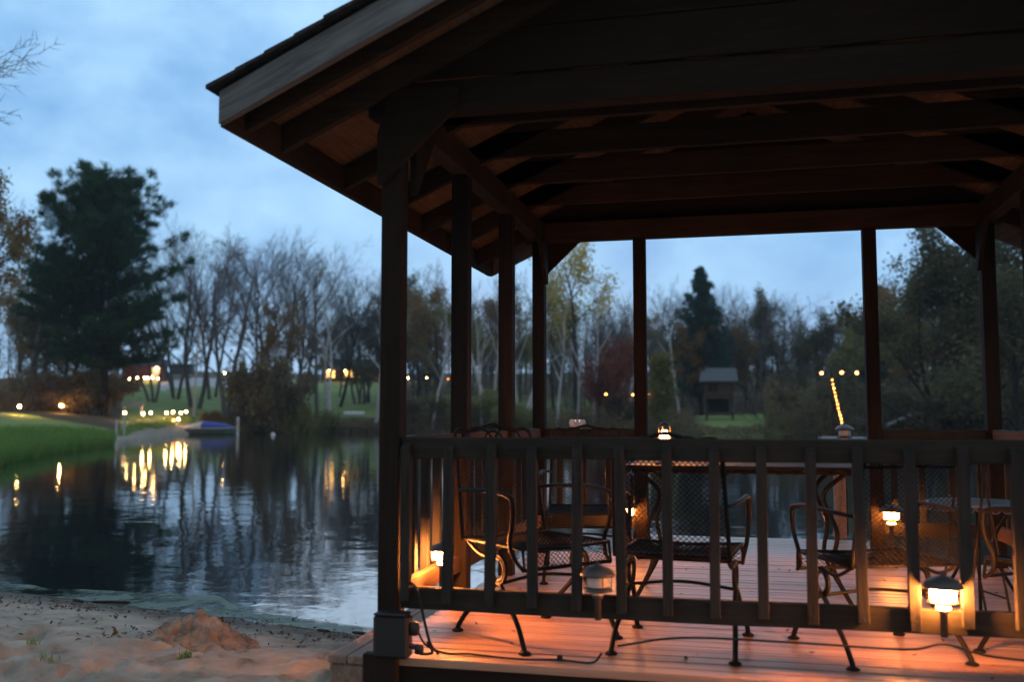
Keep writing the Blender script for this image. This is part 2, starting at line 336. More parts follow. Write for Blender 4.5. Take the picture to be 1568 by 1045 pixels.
# ------------------------------------------------------------------ terrain and water
WZ = -.52
def nearD(u): return np.interp(u, [-3000, -900, -300, 0, 100, 250, 400, 560, 800, 1100, 1568, 2200, 3600], [3, 7.5, 8.6, 8.4, 8.1, 7.6, 7.15, 6.75, 6.6, 6.5, 6.5, 6.5, 3])
KU = [-3600, -1500, -600, 0, 180, 300, 450, 600, 800, 1100, 1300, 1500, 1800, 2500, 3600]
KD = [5, 11, 17, 29, 50, 84, 95, 97, 92, 72, 76, 68, 52, 28, 5]
PR = np.array([0, 1.5, 4, 10, 20, 32, 45, 65, 100, 150, 250, 600.])
PZ = np.array([
 [-.55, -.1, .1, .3, .7, 1.2, 2, 3, 5, 8, 12, 14],
 [-.55, -.2, .1, .3, .7, 1.2, 2, 3, 5, 8, 12, 14],
 [-.55, -.25, 0, .3, .7, 1.2, 2, 3, 5, 8, 12, 14],
 [-.55, -.28, -.05, .3, .75, 1.15, 1.7, 2.8, 5, 8, 12, 14],
 [-.55, -.35, -.15, .2, .7, 1.5, 2.6, 4.3, 7.2, 10, 13, 14],
 [-.55, -.40, -.15, .7, 1.9, 3.3, 4.7, 6.6, 9.6, 12, 13.5, 14],
 [-.55, -.10, .15, .9, 2.1, 3.4, 4.7, 6.6, 9.6, 12, 13.5, 14],
 [-.55, -.10, .2, .9, 2.0, 3.2, 4.5, 6.4, 9.6, 12, 13.5, 14],
 [-.55, -.10, .2, .8, 1.8, 3.0, 4.3, 6.4, 9.5, 12, 14, 15],
 [-.55, -.25, 0, .35, 1.0, 2.0, 3.2, 5.4, 9.0, 12, 15, 16],
 [-.55, -.2, .1, .5, 1.3, 2.4, 3.6, 5.4, 9.0, 12, 15, 16],
 [-.55, -.2, .1, .5, 1.3, 2.4, 3.6, 5.4, 9.0, 12, 15, 16],
 [-.55, -.2, .1, .5, 1.3, 2.4, 3.6, 5.4, 9.0, 12, 15, 16],
 [-.55, -.2, .1, .5, 1.3, 2.4, 3.6, 5.4, 9.0, 12, 15, 16],
 [-.55, -.2, .1, .5, 1.3, 2.4, 3.6, 5.4, 9.0, 12, 15, 16.]])
def polar(x, y):
    dx = x-CAM[0]; dy = y-CAM[1]
    f = dx*FWDH[0]+dy*FWDH[1]; r = dx*RIGHT[0]+dy*RIGHT[1]
    return np.hypot(f, r), np.arctan2(r, f)
def ground_z(x, y, detail=True):
    x = np.asarray(x, float); y = np.asarray(y, float)
    rr, ph = polar(x, y)
    u = 784+F_PX*np.tan(np.clip(ph, -1.25, 1.25))
    Z = rr*np.cos(np.clip(ph, -1.25, 1.25))
    behind = np.abs(ph) > 1.15
    dn = nearD(u); df = np.maximum(np.interp(u, KU, KD), dn+.5)
    # near beach
    t = np.clip((Z-3.7)/(dn-3.7), 0, None)
    zb = -.14 + (WZ+.14)*np.minimum(t, 1)**1.15 - np.clip(t-1, 0, 1.6)*.7
    if detail:
        amp = np.clip(1.15-t, 0, 1)
        zb = zb + amp*(.045*fbm(x*1.1, y*1.1, 4) + .05*np.abs(fbm(x*2.7+5, y*2.7, 4)) + .045*fbm(x*7, y*7, 3) + .012*fbm(x*21, y*21, 2))
        if zb.size > 1000:       # footprints and spade dents
            dg = np.random.default_rng(11)
            for _ in range(95):
                dd = dg.uniform(4.3, 7.4); uu_ = dg.uniform(-250, 640); cx_ = CAM[0]+FWDH[0]*dd+RIGHT[0]*dd*(uu_-784)/F_PX; cy_ = CAM[1]+FWDH[1]*dd+RIGHT[1]*dd*(uu_-784)/F_PX
                an_ = dg.uniform(0, 3.14); la, lb_ = dg.uniform(.08, .2), dg.uniform(.035, .07); ex, ey = math.cos(an_), math.sin(an_)
                q_ = (((x-cx_)*ex+(y-cy_)*ey)/la)**2+(((y-cy_)*ex-(x-cx_)*ey)/lb_)**2
                zb = zb+np.where(q_ < 9, -dg.uniform(.02, .05)*np.exp(-q_)+.014*np.exp(-(q_-2.4)**2), 0)*amp**.5
    # far bank, interpolated between the profiles
    dr = np.clip(Z-df, 0, 590)
    ku = np.clip(np.searchsorted(KU, u)-1, 0, len(KU)-2); a = np.clip((u-np.array(KU)[ku])/(np.array(KU)[ku+1]-np.array(KU)[ku]), 0, 1)
    i = np.clip(np.searchsorted(PR, dr, side='right')-1, 0, len(PR)-2); b = (dr-PR[i])/(PR[i+1]-PR[i])
    zf = (PZ[ku, i]*(1-b)+PZ[ku, i+1]*b)*(1-a) + (PZ[ku+1, i]*(1-b)+PZ[ku+1, i+1]*b)*a
    if detail: zf = zf + np.clip(dr/8, 0, 1)*(.5*fbm(x*.06, y*.06, 3)) + np.clip(dr/3, 0, 1)*.07*fbm(x*.5, y*.5, 3)
    bed = np.minimum(zb, WZ-.7*np.clip((df-Z)/3, 0, 1)-.02)
    z = np.where(Z >= df, zf, np.where(Z <= dn, zb, bed))
    return np.where(behind, -.14+.02*fbm(x, y, 2), z)
def gz(x, y): return float(ground_z(np.array([x]), np.array([y]))[0])

ang = np.concatenate([np.radians(np.linspace(-178, -42, 40)), np.radians(np.linspace(-40, 40, 420)), np.radians(np.linspace(42, 178, 40))])
rad = np.concatenate([[.3, .8, 1.4, 2.0, 2.6], np.arange(3.0, 10, .034), 10*1.028**np.arange(1, 150)])
A, RR = np.meshgrid(ang, rad)
X = CAM[0]+RR*(np.cos(A)*FWDH[0]+np.sin(A)*RIGHT[0]); Y = CAM[1]+RR*(np.cos(A)*FWDH[1]+np.sin(A)*RIGHT[1])
Zg = ground_z(X, Y)
na = len(ang); nr = len(rad)
ii, jj = np.meshgrid(np.arange(nr-1), np.arange(na-1), indexing='ij')
q = np.stack([ii*na+jj, ii*na+jj+1, (ii+1)*na+jj+1, (ii+1)*na+jj], -1).reshape(-1, 4)
wrap = np.stack([np.arange(nr-1)*na+na-1, np.arange(nr-1)*na, np.arange(1, nr)*na, np.arange(1, nr)*na+na-1], -1)
ground = raw_mesh('ground', np.stack([X, Y, Zg], -1).reshape(-1, 3), np.concatenate([q, wrap])[:, ::-1], GROUND, smooth=True)
tag(ground, kind='structure')
def setattr_pts(o, nm, vals):
    a = o.data.attributes.new(nm, 'FLOAT', 'POINT'); a.data.foreach_set('value', np.asarray(vals, np.float32).ravel())
U_ = 784+F_PX*np.tan(np.clip(A, -1.25, 1.25)); Zd = RR*np.cos(np.clip(A, -1.25, 1.25)); beh = np.abs(A) > 1.15
DN = nearD(U_); DF = np.maximum(np.interp(U_, KU, KD), DN+.5); DRr = Zd-DF
Vp = 638-F_PX*(Zg-CAM[2])/np.maximum(Zd, .1)
sandm = ((Zd < (DN+DF)/2) | beh).astype(float)
shore_path = (DRr > -1) & (DRr < 7) & (U_ > 178) & (U_ < 318)
sandm = np.maximum(sandm, shore_path)
lawn = ((DRr >= -.5) & (DRr < 75) & (U_ < 590) & (U_ > -700)).astype(float)
lawn *= 1-.8*((U_ > 330) & (DRr < 12)); lawn *= 1-.85*((U_ < 190) & (Zd > 62))
lawn = np.maximum(lawn, ((U_ > 1060) & (U_ < 1230) & (DRr > 0) & (DRr < 24)).astype(float)*np.clip(1-np.abs(U_-1135)/130, 0, 1))
lawn = np.maximum(lawn, ((U_ > 580) & (U_ < 1000) & (DRr > 12) & (DRr < 40)).astype(float)*.75)
grav = ((U_ > 242) & (U_ < 352) & (DRr > 52) & (DRr < 76)).astype(float)
setattr_pts(ground, 'sand', sandm); setattr_pts(ground, 'lawn', lawn); setattr_pts(ground, 'gravel', grav)
setattr_pts(ground, 'wet', np.clip((Zd-DN+1.15)/.7, 0, 1)*sandm*(~beh)*(Zd < (DN+DF)/2))

m = MB(); WX = np.linspace(-260, 320, 2)
m.add([(-320, -10, WZ), (320, -10, WZ), (320, 330, WZ), (-320, 330, WZ)], [(0, 1, 2, 3)])
water = tag(m.build('lake_water', WATER), kind='structure')

# scum floating along the beach
P = []; us = np.linspace(-700, 620, 130)
for u in us:
    dn = float(nearD(u)); wdt = np.interp(u, [-700, 0, 150, 330, 450, 600], [.5, .55, .75, 1.15, .45, .35])*.62*(1+.4*fbm(np.array([u*.035]), np.array([2.]), 3)[0])
    for k in np.linspace(-.12, wdt, 9):
        Dd = dn+k; c = CAM+FWDH*Dd+RIGHT*Dd*(u-784)/F_PX
        P.append((c[0], c[1], max(WZ+.004, gz(c[0], c[1])+.006)))
q = [(i*9+j, (i+1)*9+j, (i+1)*9+j+1, i*9+j+1) for i in range(len(us)-1) for j in range(8)]
sc_o = raw_mesh('pond_scum', P, q, SCUM, smooth=True); tag(sc_o, 'pale green scum floating along the beach edge', 'scum', kind='stuff')

# ------------------------------------------------------------------ pavilion
L, HB, HR = 3.05, 2.266, .893
A_ = .741
PAV = tag(empty('pavilion', (L/2, L/2, 0)), 'dark wooden open-sided lakeside pavilion with a gabled roof', 'pavilion')
def P_(mb, name, mt, parent=None, **kw):
    if parent is not None: return mb.build(name, mt, parent, **kw)
    o = mb.build(name, mt, PAV, **kw); o.location = (-L/2, -L/2, 0); return o
pw = .089/2
POSTS = [(0, 0), (0, L/3), (0, 2*L/3), (0, L), (A_, L), (L-A_, L), (L, L), (L, 2*L/3), (L, L/3), (L, 0)]
for x, y in POSTS:
    low = -1.3 if y > 1.9 else -.5
    P_(MB().box((x-pw, y-pw, low), (x+pw, y+pw, HB)), 'post', WOODZ, bevel=.004)
# beams and joists
for y in (0, L):
    P_(MB().box((-.11, y-pw-.001, HB+.001), (L+.11, y+pw+.001, HB+.14)), 'beam', WOODX if y == 0 else WOODJ, bevel=.003)
for x in (0, L):
    P_(MB().box((x-pw-.002, pw+.004, HB+.002), (x+pw+.002, L-pw-.004, HB+.139)), 'beam', WOODK, bevel=.003)
for k in range(1, 5):
    y = .61*k
    P_(MB().box((-.06, y-.019, HB+.142), (L+.06, y+.019, HB+.282)), 'joist', WOODJ, bevel=.003)
# roof: 5.5-in-12 pitch, eaves run front to back
SL, EX, EZ, Y0, Y1 = .458, -.511, 2.115, -.55, 3.6
th = math.atan(SL); XR = L/2
def zb(x): return EZ+SL*(x-EX)           # underside of the rafters, left slope
RH = .125                                # vertical depth of a rafter
def rake(sgn, y0, y1, dz0, dz1, x0=EX):
    pts = [(x0, zb(x0)+dz0), (XR-.001, zb(XR)+dz0), (XR-.001, zb(XR)+dz1), (x0, zb(x0)+dz1)]
    if sgn: pts = [(L-x, z) for x, z in pts][::-1]
    return MB().prism([(x, y0, z) for x, z in pts], 0, (0, y1-y0, 0))
for sgn in (0, 1):
    for k, y in enumerate([-.39, .002-.08, .61, 1.22, 1.83, 2.44, 3.05+.08]):
        P_(rake(sgn, y-.019, y+.019, .002, RH-.002, EX+.02), 'rafter', WOODJ)
    for y in (Y0, Y1):
        P_(rake(sgn, y-.019, y+.019, -.002, RH+.004, EX-.006), 'barge_board', FASC, bevel=.003)
    P_(rake(sgn, Y0+.02, Y1-.02, RH+.002, RH+.016, EX), 'roof_sheathing', OSB)
for sx in (0, 1):
    xx = EX if not sx else L-EX
    P_(MB().box((xx-.019, Y0+.021, EZ-.004), (xx+.019, Y1-.021, EZ+RH)), 'eave_fascia', WOODK)
m = MB()
for sgn in (0, 1):
    n = 17; run = XR-EX+.045
    for i in range(n):
        xa = EX-.045+run*i/n; xb_ = min(XR, xa+run/n*1.35); j0 = Y0-.05+rng.normal(0, .006); j1 = Y1+.05+rng.normal(0, .006)
        za = zb(xa)+RH+.019+.016; zbb = zb(xb_)+RH+.019
        pts = [(xa, za-.012), (xb_, zbb-.0), (xb_, zbb+.012), (xa, za+.004)]
        if sgn: pts = [(L-x, z) for x, z in pts][::-1]
        m.prism([(x, j0, z) for x, z in pts], 0, (0, j1-j0, 0))
P_(m, 'shingles', SHING)
# gable boards above the end beams
for yy, s in ((-.045, -1), (L+.045, 1)):
    m = MB(); z = HB+.143; k = 0
    while z < zb(XR)+RH-.02:
        z1 = min(z+.19, zb(XR)+RH-.01)
        xl = lambda zz: max(-.11, EX+(zz-RH+.0-EZ)/SL)
        a, b = xl(z), xl(z1); off = .004 if k % 2 else 0
        m.prism([(a, yy+s*(.002+off), z), (L-a, yy+s*(.002+off), z), (L-b, yy+s*(.002+off), z1-.004), (b, yy+s*(.002+off), z1-.004)], 0, (0, s*.018, 0))
        z = z1; k += 1
    P_(m, 'gable_siding', WOODX)
# corner braces: gusset boards against post and beam
for (cx, cy) in ((0, 0), (L, 0), (0, L), (L, L)):
    sx = 1 if cx == 0 else -1; sy = 1 if cy == 0 else -1
    prof = [(-.055, HB-.30), (-.055, HB-.08), (.0, HB+.10), (.30, HB+.10), (.30, HB+.005), (.285, HB-.0), (-.03, HB-.30)]
    oy = cy-sy*(pw+.004)
    P_(MB().prism([(cx+sx*a, oy, z) for a, z in prof], 0, (0, -sy*.03, 0)), 'brace', WOODX, bevel=.003)
    ox = cx+sx*(pw+.004) 
    prof2 = [(.05, HB-.32), (.05, HB-.005), (.33, HB-.005), (.30, HB-.03), (.08, HB-.32)]
    P_(MB().prism([(ox, cy+sy*a, z) for a, z in prof2], 0, (sx*.03, 0, 0)), 'brace', WOODY, bevel=.003)
# deck boards
m = MB(); y = -.06; k = 0
while y < L+.06:
    y1 = min(y+.0850, L+.08); xl = -.075+rng.normal(0, .003)
    m.box((xl, y, -.036+rng.normal(0, .0008)), (L+.075, y1, 0+rng.normal(0, .0008))); y += .0925
P_(m, 'deck', DECKM, bevel=.003)
m = MB().box((-.06, -.048, -.27), (L+.06, -.01, -.038)).box((-.06, L+.01, -.27), (L+.06, L+.05, -.038))
for x in (-.055, 1.0, 2.0, L+.02): m.box((x, -.008, -.26), (x+.038, L+.008, -.038))
P_(m, 'deck_frame', WOODX)
P_(MB().box((-.085, -.098, -.10), (.06, -.05, .015)).box((-.085, -.10, -.6), (.06, -.052, -.102)), 'corner_pier', WOODZ, bevel=.004)

# railings: top rail + bottom rail mesh, each baluster a sub-part
def railing(x0, y0, x1, y1, side, bals, name='railing'):
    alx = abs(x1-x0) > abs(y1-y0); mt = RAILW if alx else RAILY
    m = MB(); n = 14
    def slab(z0, z1, hw, wob):
        pts = np.linspace(0, 1, n); V = []; f = []
        for t in pts:
            cx, cy = x0+(x1-x0)*t, y0+(y1-y0)*t; dz = wob*math.sin(t*9.3+z0*7)+wob*.6*math.sin(t*23+1)
            for (o, z) in ((-hw, z0), (hw, z0), (hw, z1), (-hw, z1)):
                V.append((cx, cy+o, z+dz) if alx else (cx+o, cy, z+dz))
        for i in range(n-1):
            for j in range(4): f.append((i*4+j, i*4+(j+1) % 4, (i+1)*4+(j+1) % 4, (i+1)*4+j))
        f += [(3, 2, 1, 0), tuple((n-1)*4+k for k in range(4))]
        m.add(V, f)
    slab(HR-.089, HR-.001, .019, .003); r = P_(m, name, mt, bevel=.004)
    m = MB(); slab(.184, .273, .019, .002); P_(m, 'bottom_rail', mt, r, bevel=.004)
    for b in bals:
        mb = MB(); h = .0195; zt, zl = .868+rng.normal(0, .004), .215+rng.normal(0, .006); tw = rng.normal(0, .004)
        c = side*(.019+.002+h)
        def col(z, dy0, dy1, dx): 
            return [(b+dx-h, dy0, z), (b+dx+h, dy0, z), (b+dx+h, dy1, z), (b+dx-h, dy1, z)]
        lo = col(zl, c-h, c+h, 0); hi = col(zt, c-h, c+h, tw)
        # top cut on a slant, falling to the outside
        for k in range(4):
            d = (hi[k][1]-c)*side; hi[k] = (hi[k][0], hi[k][1], zt-(.022 if d > 0 else 0))
        V = lo+hi
        if alx: V = [(a, y0+d, z) for a, d, z in V]
        else: V = [(x0+d, a, z) for a, d, z in V]
        fc = [(0,3,2,1),(4,5,6,7),(0,1,5,4),(1,2,6,5),(2,3,7,6),(3,0,4,7)]
        if not alx: fc = [q[::-1] for q in fc]
        mb.add(V, fc)
        if alx and side < 0:
            for zz_ in (.845, .235): mb.tube([(b, y0+c-h-.0015, zz_), (b, y0+c-h+.002, zz_)], .0045, 8)
        P_(mb, 'baluster', BALW, r, bevel=.003)
    return r
railing(pw+.002, 0, L-pw-.002, 0, -1, [.078+.178*k for k in range(17)])
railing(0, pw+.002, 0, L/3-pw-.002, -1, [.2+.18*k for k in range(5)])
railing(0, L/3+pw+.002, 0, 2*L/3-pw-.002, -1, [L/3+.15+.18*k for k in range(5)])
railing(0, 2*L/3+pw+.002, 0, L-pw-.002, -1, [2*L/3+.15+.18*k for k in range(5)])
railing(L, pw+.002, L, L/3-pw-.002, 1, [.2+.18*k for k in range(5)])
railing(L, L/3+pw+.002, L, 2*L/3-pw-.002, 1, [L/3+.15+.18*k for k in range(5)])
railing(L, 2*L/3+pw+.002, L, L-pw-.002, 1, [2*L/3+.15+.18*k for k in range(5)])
railing(pw+.002, L, A_-pw-.002, L, 1, [.14+.18*k for k in range(4)])
railing(L-A_+pw+.002, L, L-pw-.002, L, 1, [L-A_+.12+.18*k for k in range(4)])

# ------------------------------------------------------------------ dock behind the opening
DK = tag(empty('dock', (1.5, 3.7, 0)), 'short plank dock reaching out over the lake behind the pavilion opening', 'dock')
m = MB(); y = 3.14
while y < 4.3: m.box((.62, y, -.05), (2.45, y+.0885, -.008)); y += .0925
o = m.build('planks', DECKM, DK, bevel=.003); o.location = (-1.5, -3.7, 0)
for x in (.66, 2.36): 
    o = MB().box((x, 3.15, -.2), (x+.04, 4.28, -.052)).build('stringer', WOODY, DK); o.location = (-1.5, -3.7, 0)
for x in (.60, 2.47):
    o = MB().box((x-.045, 4.15, -1.6), (x+.045, 4.24, .03)).build('pile', WOODZ, DK, bevel=.004); o.location = (-1.5, -3.7, 0)
pp = at(1287, 800, 7.9)
t = tag(empty('dock_post', (pp[0], pp[1], -.008)), 'short brown dock post with a slanted brace, lit orange behind the table', 'post')
MB().box((-.045, -.045, 0), (.045, .045, .52)).build('post', STEPW, t, bevel=.004)
MB().bar((-.05, -.06, .02), (-.0, -.06, .62), .03, .06, (0, 1, 0)).build('brace', STEPW, t)

# wooden side step
t = tag(empty('side_step', (-.19, .8, -.14)), 'low timber step beside the near left pavilion post', 'step')
m = MB()
for x in (-.135, -.045, .045): m.box((x, -.70, .055), (x+.087, .75, .09))
m.build('treads', STEPW, t, bevel=.004)
MB().box((-.135, -.69, -.3), (.13, .74, .053)).build('timber', STEPW, t, bevel=.012)

# black box with a plugged cable at the foot of the near left post
t = tag(empty('electrical_box', (.03, -.07, .09)), 'black box with knobs fixed to the foot of the near left post', 'electrical box')
MB().box((-.065, -.048, -.085), (.085, .02, .085)).build('body', BLACKP, t, bevel=.01)
MB().box((-.06, -.054, .084), (.075, .024, .094)).build('lid', BLACKP, t, bevel=.004)
MB().lathe([(.0, -.02), (.018, -.018), (.02, 0), (.017, .018), (0, .02)], (.125, -.02, -.045), 12).build('knob', BLACKP, t, smooth=True)
MB().tube([(.08, -.02, -.03), (.105, -.02, -.04)], .012, 8).build('spout', BLACKP, t)
MB().lathe([(.0, -.03), (.02, -.028), (.024, 0), (.02, .02), (0, .024)], (.10, -.01, .035), 12).build('plug', BLACKP, t, smooth=True)
m = MB()
c1 = spline([(.12, -.03, .12), (.16, -.02, .045), (.24, .0, .012), (.33, .03, .007), (.47, .0, .007), (.60, -.005, .007), (.71, .02, .007), (.84, .0, .008), (.889, -.06, .06)], 6)
m.tube(c1, .0045, 6); m.lathe([(.0, -.012), (.011, -.01), (.011, .01), (0, .012)], (.71, .02, .014), 8)
tag(m.build('power_cable', RUBBER, smooth=True), 'thin black cable curving across the deck under the near rail', 'cable')
m = MB(); m.tube(spline([(.95, -.05, .09), (1.2, -.03, .13), (1.6, -.035, .135), (2.0, -.03, .13), (2.12, -.10, .17), (2.3, -.03, .12), (2.7, -.02, .1), (3.0, -.02, .11)], 6), .0045, 6)
tag(m.build('lamp_cable', RUBBER, smooth=True), 'black cable strung along the underside of the near bottom rail', 'cable')
m = MB(); m.tube(spline([(.06, -.05, .29), (.09, -.055, .30), (.13, -.05, .275), (.16, -.05, .16), (.18, -.02, .05), (.20, .02, .006)], 6), .006, 6)
m.tube(spline([(.17, -.03, .06), (.185, -.01, .02), (.17, .0, .006), (.14, -.03, .01)], 6), .006, 6)
tag(m.build('cable_loop', RUBBER, smooth=True), 'looped black cable hanging off the near left post', 'cable')

# ------------------------------------------------------------------ path lamps on the rails
def path_lamp(loc, label, lit=True, post=.12, group='dome-capped path lamps on the pavilion', rz=0, s=1.0, glow=None):
    t = tag(empty('path_lamp', loc, rz), label, 'lamp', group)
    # origin = centre of the glass
    g = (glow or GLOWL) if lit else FROST
    def sc_(pr): return [(r*s, z*s) for r, z in pr]
    MB().lathe(sc_([(.0, -.020), (.046, -.020), (.048, 0), (.046, .022), (0, .022)])).build('glass', g, t, smooth=False)
    MB().lathe(sc_([(.0, -.056), (.026, -.056), (.028, -.042), (.0, -.041)])).build('lower_glass', g, t)
    MB().lathe(sc_([(.0, -.037), (.06, -.040), (.066, -.034), (.05, -.024), (.0, -.023)]), n=24).build('louver', LAMPM, t, smooth=True)
    MB().lathe(sc_([(.074, .025), (.078, .028), (.072, .040), (.055, .057), (.03, .068), (.008, .073), (.008, .082), (0, .083)]), n=24).build('dome_cap', LAMPM, t, smooth=True)
    for k in range(4):
        a = k*math.pi/2+.5; MB().tube([(.062*s*math.cos(a), .062*s*math.sin(a), -.036*s), (.066*s*math.cos(a), .066*s*math.sin(a), .028*s)], .0022, 5).build('strut', LAMPM, t)
    MB().lathe([(.013, -post), (.013, -.075*s), (.02, -.07*s), (.022, -.058*s), (0, -.057*s)], n=12).build('stem', LAMPM, t, smooth=True)
    return t
path_lamp((.879, -.08, .338), 'unlit dome-capped path lamp fixed between balusters of the near rail', False, .145, s=.9)
path_lamp((2.125, -.08, .342), 'brightly lit dome-capped path lamp fixed between balusters of the near rail', True, .15, s=.9)
path_lamp((.085, .43, .345), 'lit path lamp fixed inside the left rail, glowing on the second post', True, .16, s=.75)
path_lamp((.645, 2.94, .318), 'lit path lamp standing at the rear rail just left of the opening post', True, .316, glow=GLOWR)
path_lamp((2.385, 2.94, .33), 'lit path lamp standing at the rear rail right of the opening, seen through chair mesh', True, .33, glow=GLOWR)
pl = at(1293, 664, 8.05)
path_lamp((pl[0], pl[1], pl[2]), 'unlit path lamp on a tall stake at the dock edge', False, pl[2]+.01)
# ornate white candle cup on the rear left rail
pl = at(862, 653, 6.95)
t = tag(empty('candle_cup', (.28, L, HR)), 'scalloped white candle cup standing on the rear left rail', 'candle holder')
m = MB()
for k in range(9):
    a = k*2*math.pi/9; m.lathe([(.0, 0), (.012, .004), (.017, .03), (.010, .052), (0, .055)], (.045*math.cos(a), .045*math.sin(a), .012), 8)
m.lathe([(.0, 0), (.03, 0), (.045, .01), (.05, .03), (.04, .032), (0, .03)])
m.build('cup', WHITEP, t, smooth=True)
MB().lathe([(.0, .033), (.024, .033), (.026, .037), (0, .04)]).build('candle', GLOWO, t)

# ------------------------------------------------------------------ chairs
def lattice(mb, S, w, h, pitch, r, clip=None):
    # diagonal strands over the rectangle [0,w]x[0,h], mapped by S(s,t)
    k = pitch*1.0
    for sg in (1, -1):
        c = -h
        while c < w+h:
            s0, s1 = (c, c+h) if sg == 1 else (c+h, c)
            # line from (s0,0) to (s1,h)
            ts = []
            for lim in (0, w):
                ts.append((lim-s0)/(s1-s0))
            a, b = max(0, min(ts)), min(1, max(ts))
            if b-a > .02:
                t = np.linspace(a, b, 5)
                mb.tube([S((s0+(s1-s0)*x)/w, x) for x in t], r, 4, cap=False)
            c += k
def make_chair():
    t = empty('patio_chair')
    SW, SD, SZ = .47, .46, .42
    def seatS(s, q):     # q 0 at the back, front rolls down
        y = -SD/2+SD*min(q/.84, 1.0); dip = -.02*math.sin(math.pi*s)*math.sin(math.pi*min(q, 1))
        if q > .84: return ((s-.5)*SW, SD/2+.012*math.sin((q-.84)/.16*1.5), SZ-.085*(q-.84)/.16)
        return ((s-.5)*SW, y, SZ+dip)
    m = MB(); lattice(m, seatS, SW, SD/.84, .024, .0016); m.build('seat', IRON, t)
    m = MB()
    rim = [seatS(0, 0), seatS(0, .5), seatS(0, .84), seatS(0, 1), seatS(.5, 1), seatS(1, 1), seatS(1, .84), seatS(1, .5), seatS(1, 0), seatS(0, 0)]
    m.tube(rim, .009, 8); m.tube([seatS(0, .84), seatS(.5, .84), seatS(1, .84)], .008, 8); m.build('seat_frame', IRON, t, smooth=True)
    def backS(s, q):
        wq = SW*(1-.06*q); return ((s-.5)*wq, -SD/2-.02-.08*q-.02*math.sin(math.pi*s)*math.sin(math.pi*q), SZ+.0+.43*q)
    m = MB(); lattice(m, backS, SW, .45, .024, .0016); m.build('backrest', IRON, t)
    m = MB()
    lft = [backS(0, -.02), backS(0, .3), backS(0, .65), backS(0, 1)]; rgt = [backS(1, q) for q in (-.02, .3, .65, 1)]
    bx = backS(0, 1)[0]; by = backS(0, 1)[1]; bz = backS(0, 1)[2]
    def tp(x, dz): return (x, by-.012-.25*dz, bz+dz)
    wv = [tp(bx, .02), tp(bx+.008, .052), tp(bx+.04, .066), tp(bx+.10, .058), tp(bx+.16, .072), tp(0, .088), tp(-bx-.16, .072), tp(-bx-.10, .058), tp(-bx-.04, .066), tp(-bx-.008, .052), tp(-bx, .02)]
    m.tube(spline(lft+wv+rgt[::-1], 4), .0095, 8)
    m.tube([backS(0, 1), backS(.5, 1), backS(1, 1)], .008, 6)
    m.build('back_frame', IRON, t, smooth=True)
    m = MB()
    for c0, rr in ((-.085, .075), (.085, .075), (0, .055)):
        m.tube([tp(c0+rr*math.cos(a), .004+rr*.92*math.sin(a)) for a in np.linspace(0, math.pi, 13)], .005, 6)
    for c0 in (-.03, .03): m.tube([tp(c0+.018*math.cos(a), .025+.02*math.sin(a)) for a in np.linspace(0, 6.3, 12)], .0045, 5)
    m.build('scrollwork', IRON, t, smooth=True)
    for s in (-1, 1):
        a = backS(.5+.5*s, .5)
        pts = spline([a, (s*.262, -.16, SZ+.225), (s*.275, .02, SZ+.232), (s*.272, .16, SZ+.222), (s*.27, .205, SZ+.195), (s*.268, .20, SZ+.10), (s*.262, .17, SZ+.02), (s*.245, .19, SZ-.05), (s*.235, .24, SZ-.09)], 5)
        rr = np.interp(np.arange(len(pts)), [0, 5, 12, 22, 26, 33, len(pts)-1], [.008, .010, .0115, .0115, .010, .010, .008])
        MB().tube(pts, rr, 8).build('armrest', IRON, t, smooth=True)
        m = MB()
        for rr in (.062, .048):
            m.tube(arc((s*.225, .03, SZ-.11), rr, -.5*math.pi, 1.5*math.pi, 22, (0, 1, 0), (0, 0, 1)), .0085, 7)
        m.tube(spline([(s*.225, -.22, SZ-.01), (s*.225, -.1, SZ-.06), (s*.225, .03, SZ-.048)], 5), .0085, 7)
        m.build('spring', IRON, t, smooth=True)
        for fy in (-1, 1):
            leg = spline([(s*.225, .03, SZ-.17), (s*.228, .03+fy*.035, SZ-.185), (s*.235, .02+fy*.12, SZ-.26), (s*.245, .01+fy*.20, .10), (s*.25, .0+fy*.255, .03), (s*.25, .0+fy*.265, .008)], 5)
            m = MB(); m.tube(leg, .011, 8); m.lathe([(.026, 0), (.026, .006), (.014, .014), (0, .015)], (s*.25, fy*.265, 0), 12)
            m.build('leg', IRON, t, smooth=True)
        m = MB()
    m = MB(); m.tube(spline([(-.225, .03, SZ-.172), (0, .03, SZ-.15), (.225, .03, SZ-.172)], 6), .008, 6); m.build('stretcher', IRON, t, smooth=True)
    return t
proto = make_chair()
CH = [((.52, .46), (.74, -.67), 'black mesh patio chair side-on behind the left end of the near rail'),
      ((1.17, .42), (.10, .99), 'black mesh patio chair with its back to the near rail, left of the table front'),
      ((1.97, .49), (-.37, .93), 'black mesh patio chair turned toward the table beside the brightest rail lamp'),
      ((.50, 2.05), (.15, -.99), 'black mesh patio chair with scrollwork top facing the near rail beyond the others'),
      ((2.74, .52), (-.62, .78), 'black mesh patio chair partly cut off by the frame by the near rail')]
for i, ((x, y), (dx, dy), lb) in enumerate(CH):
    o = proto if i == 0 else copy_tree(proto)
    o.location = (x, y, .002); o.rotation_euler = (0, 0, math.atan2(dy, dx)-math.pi/2)
    o.scale = (1, 1, (1, .97, .92, .98, .93)[i])
    tag(o, lb, 'chair', 'wrought iron patio chairs in the pavilion')

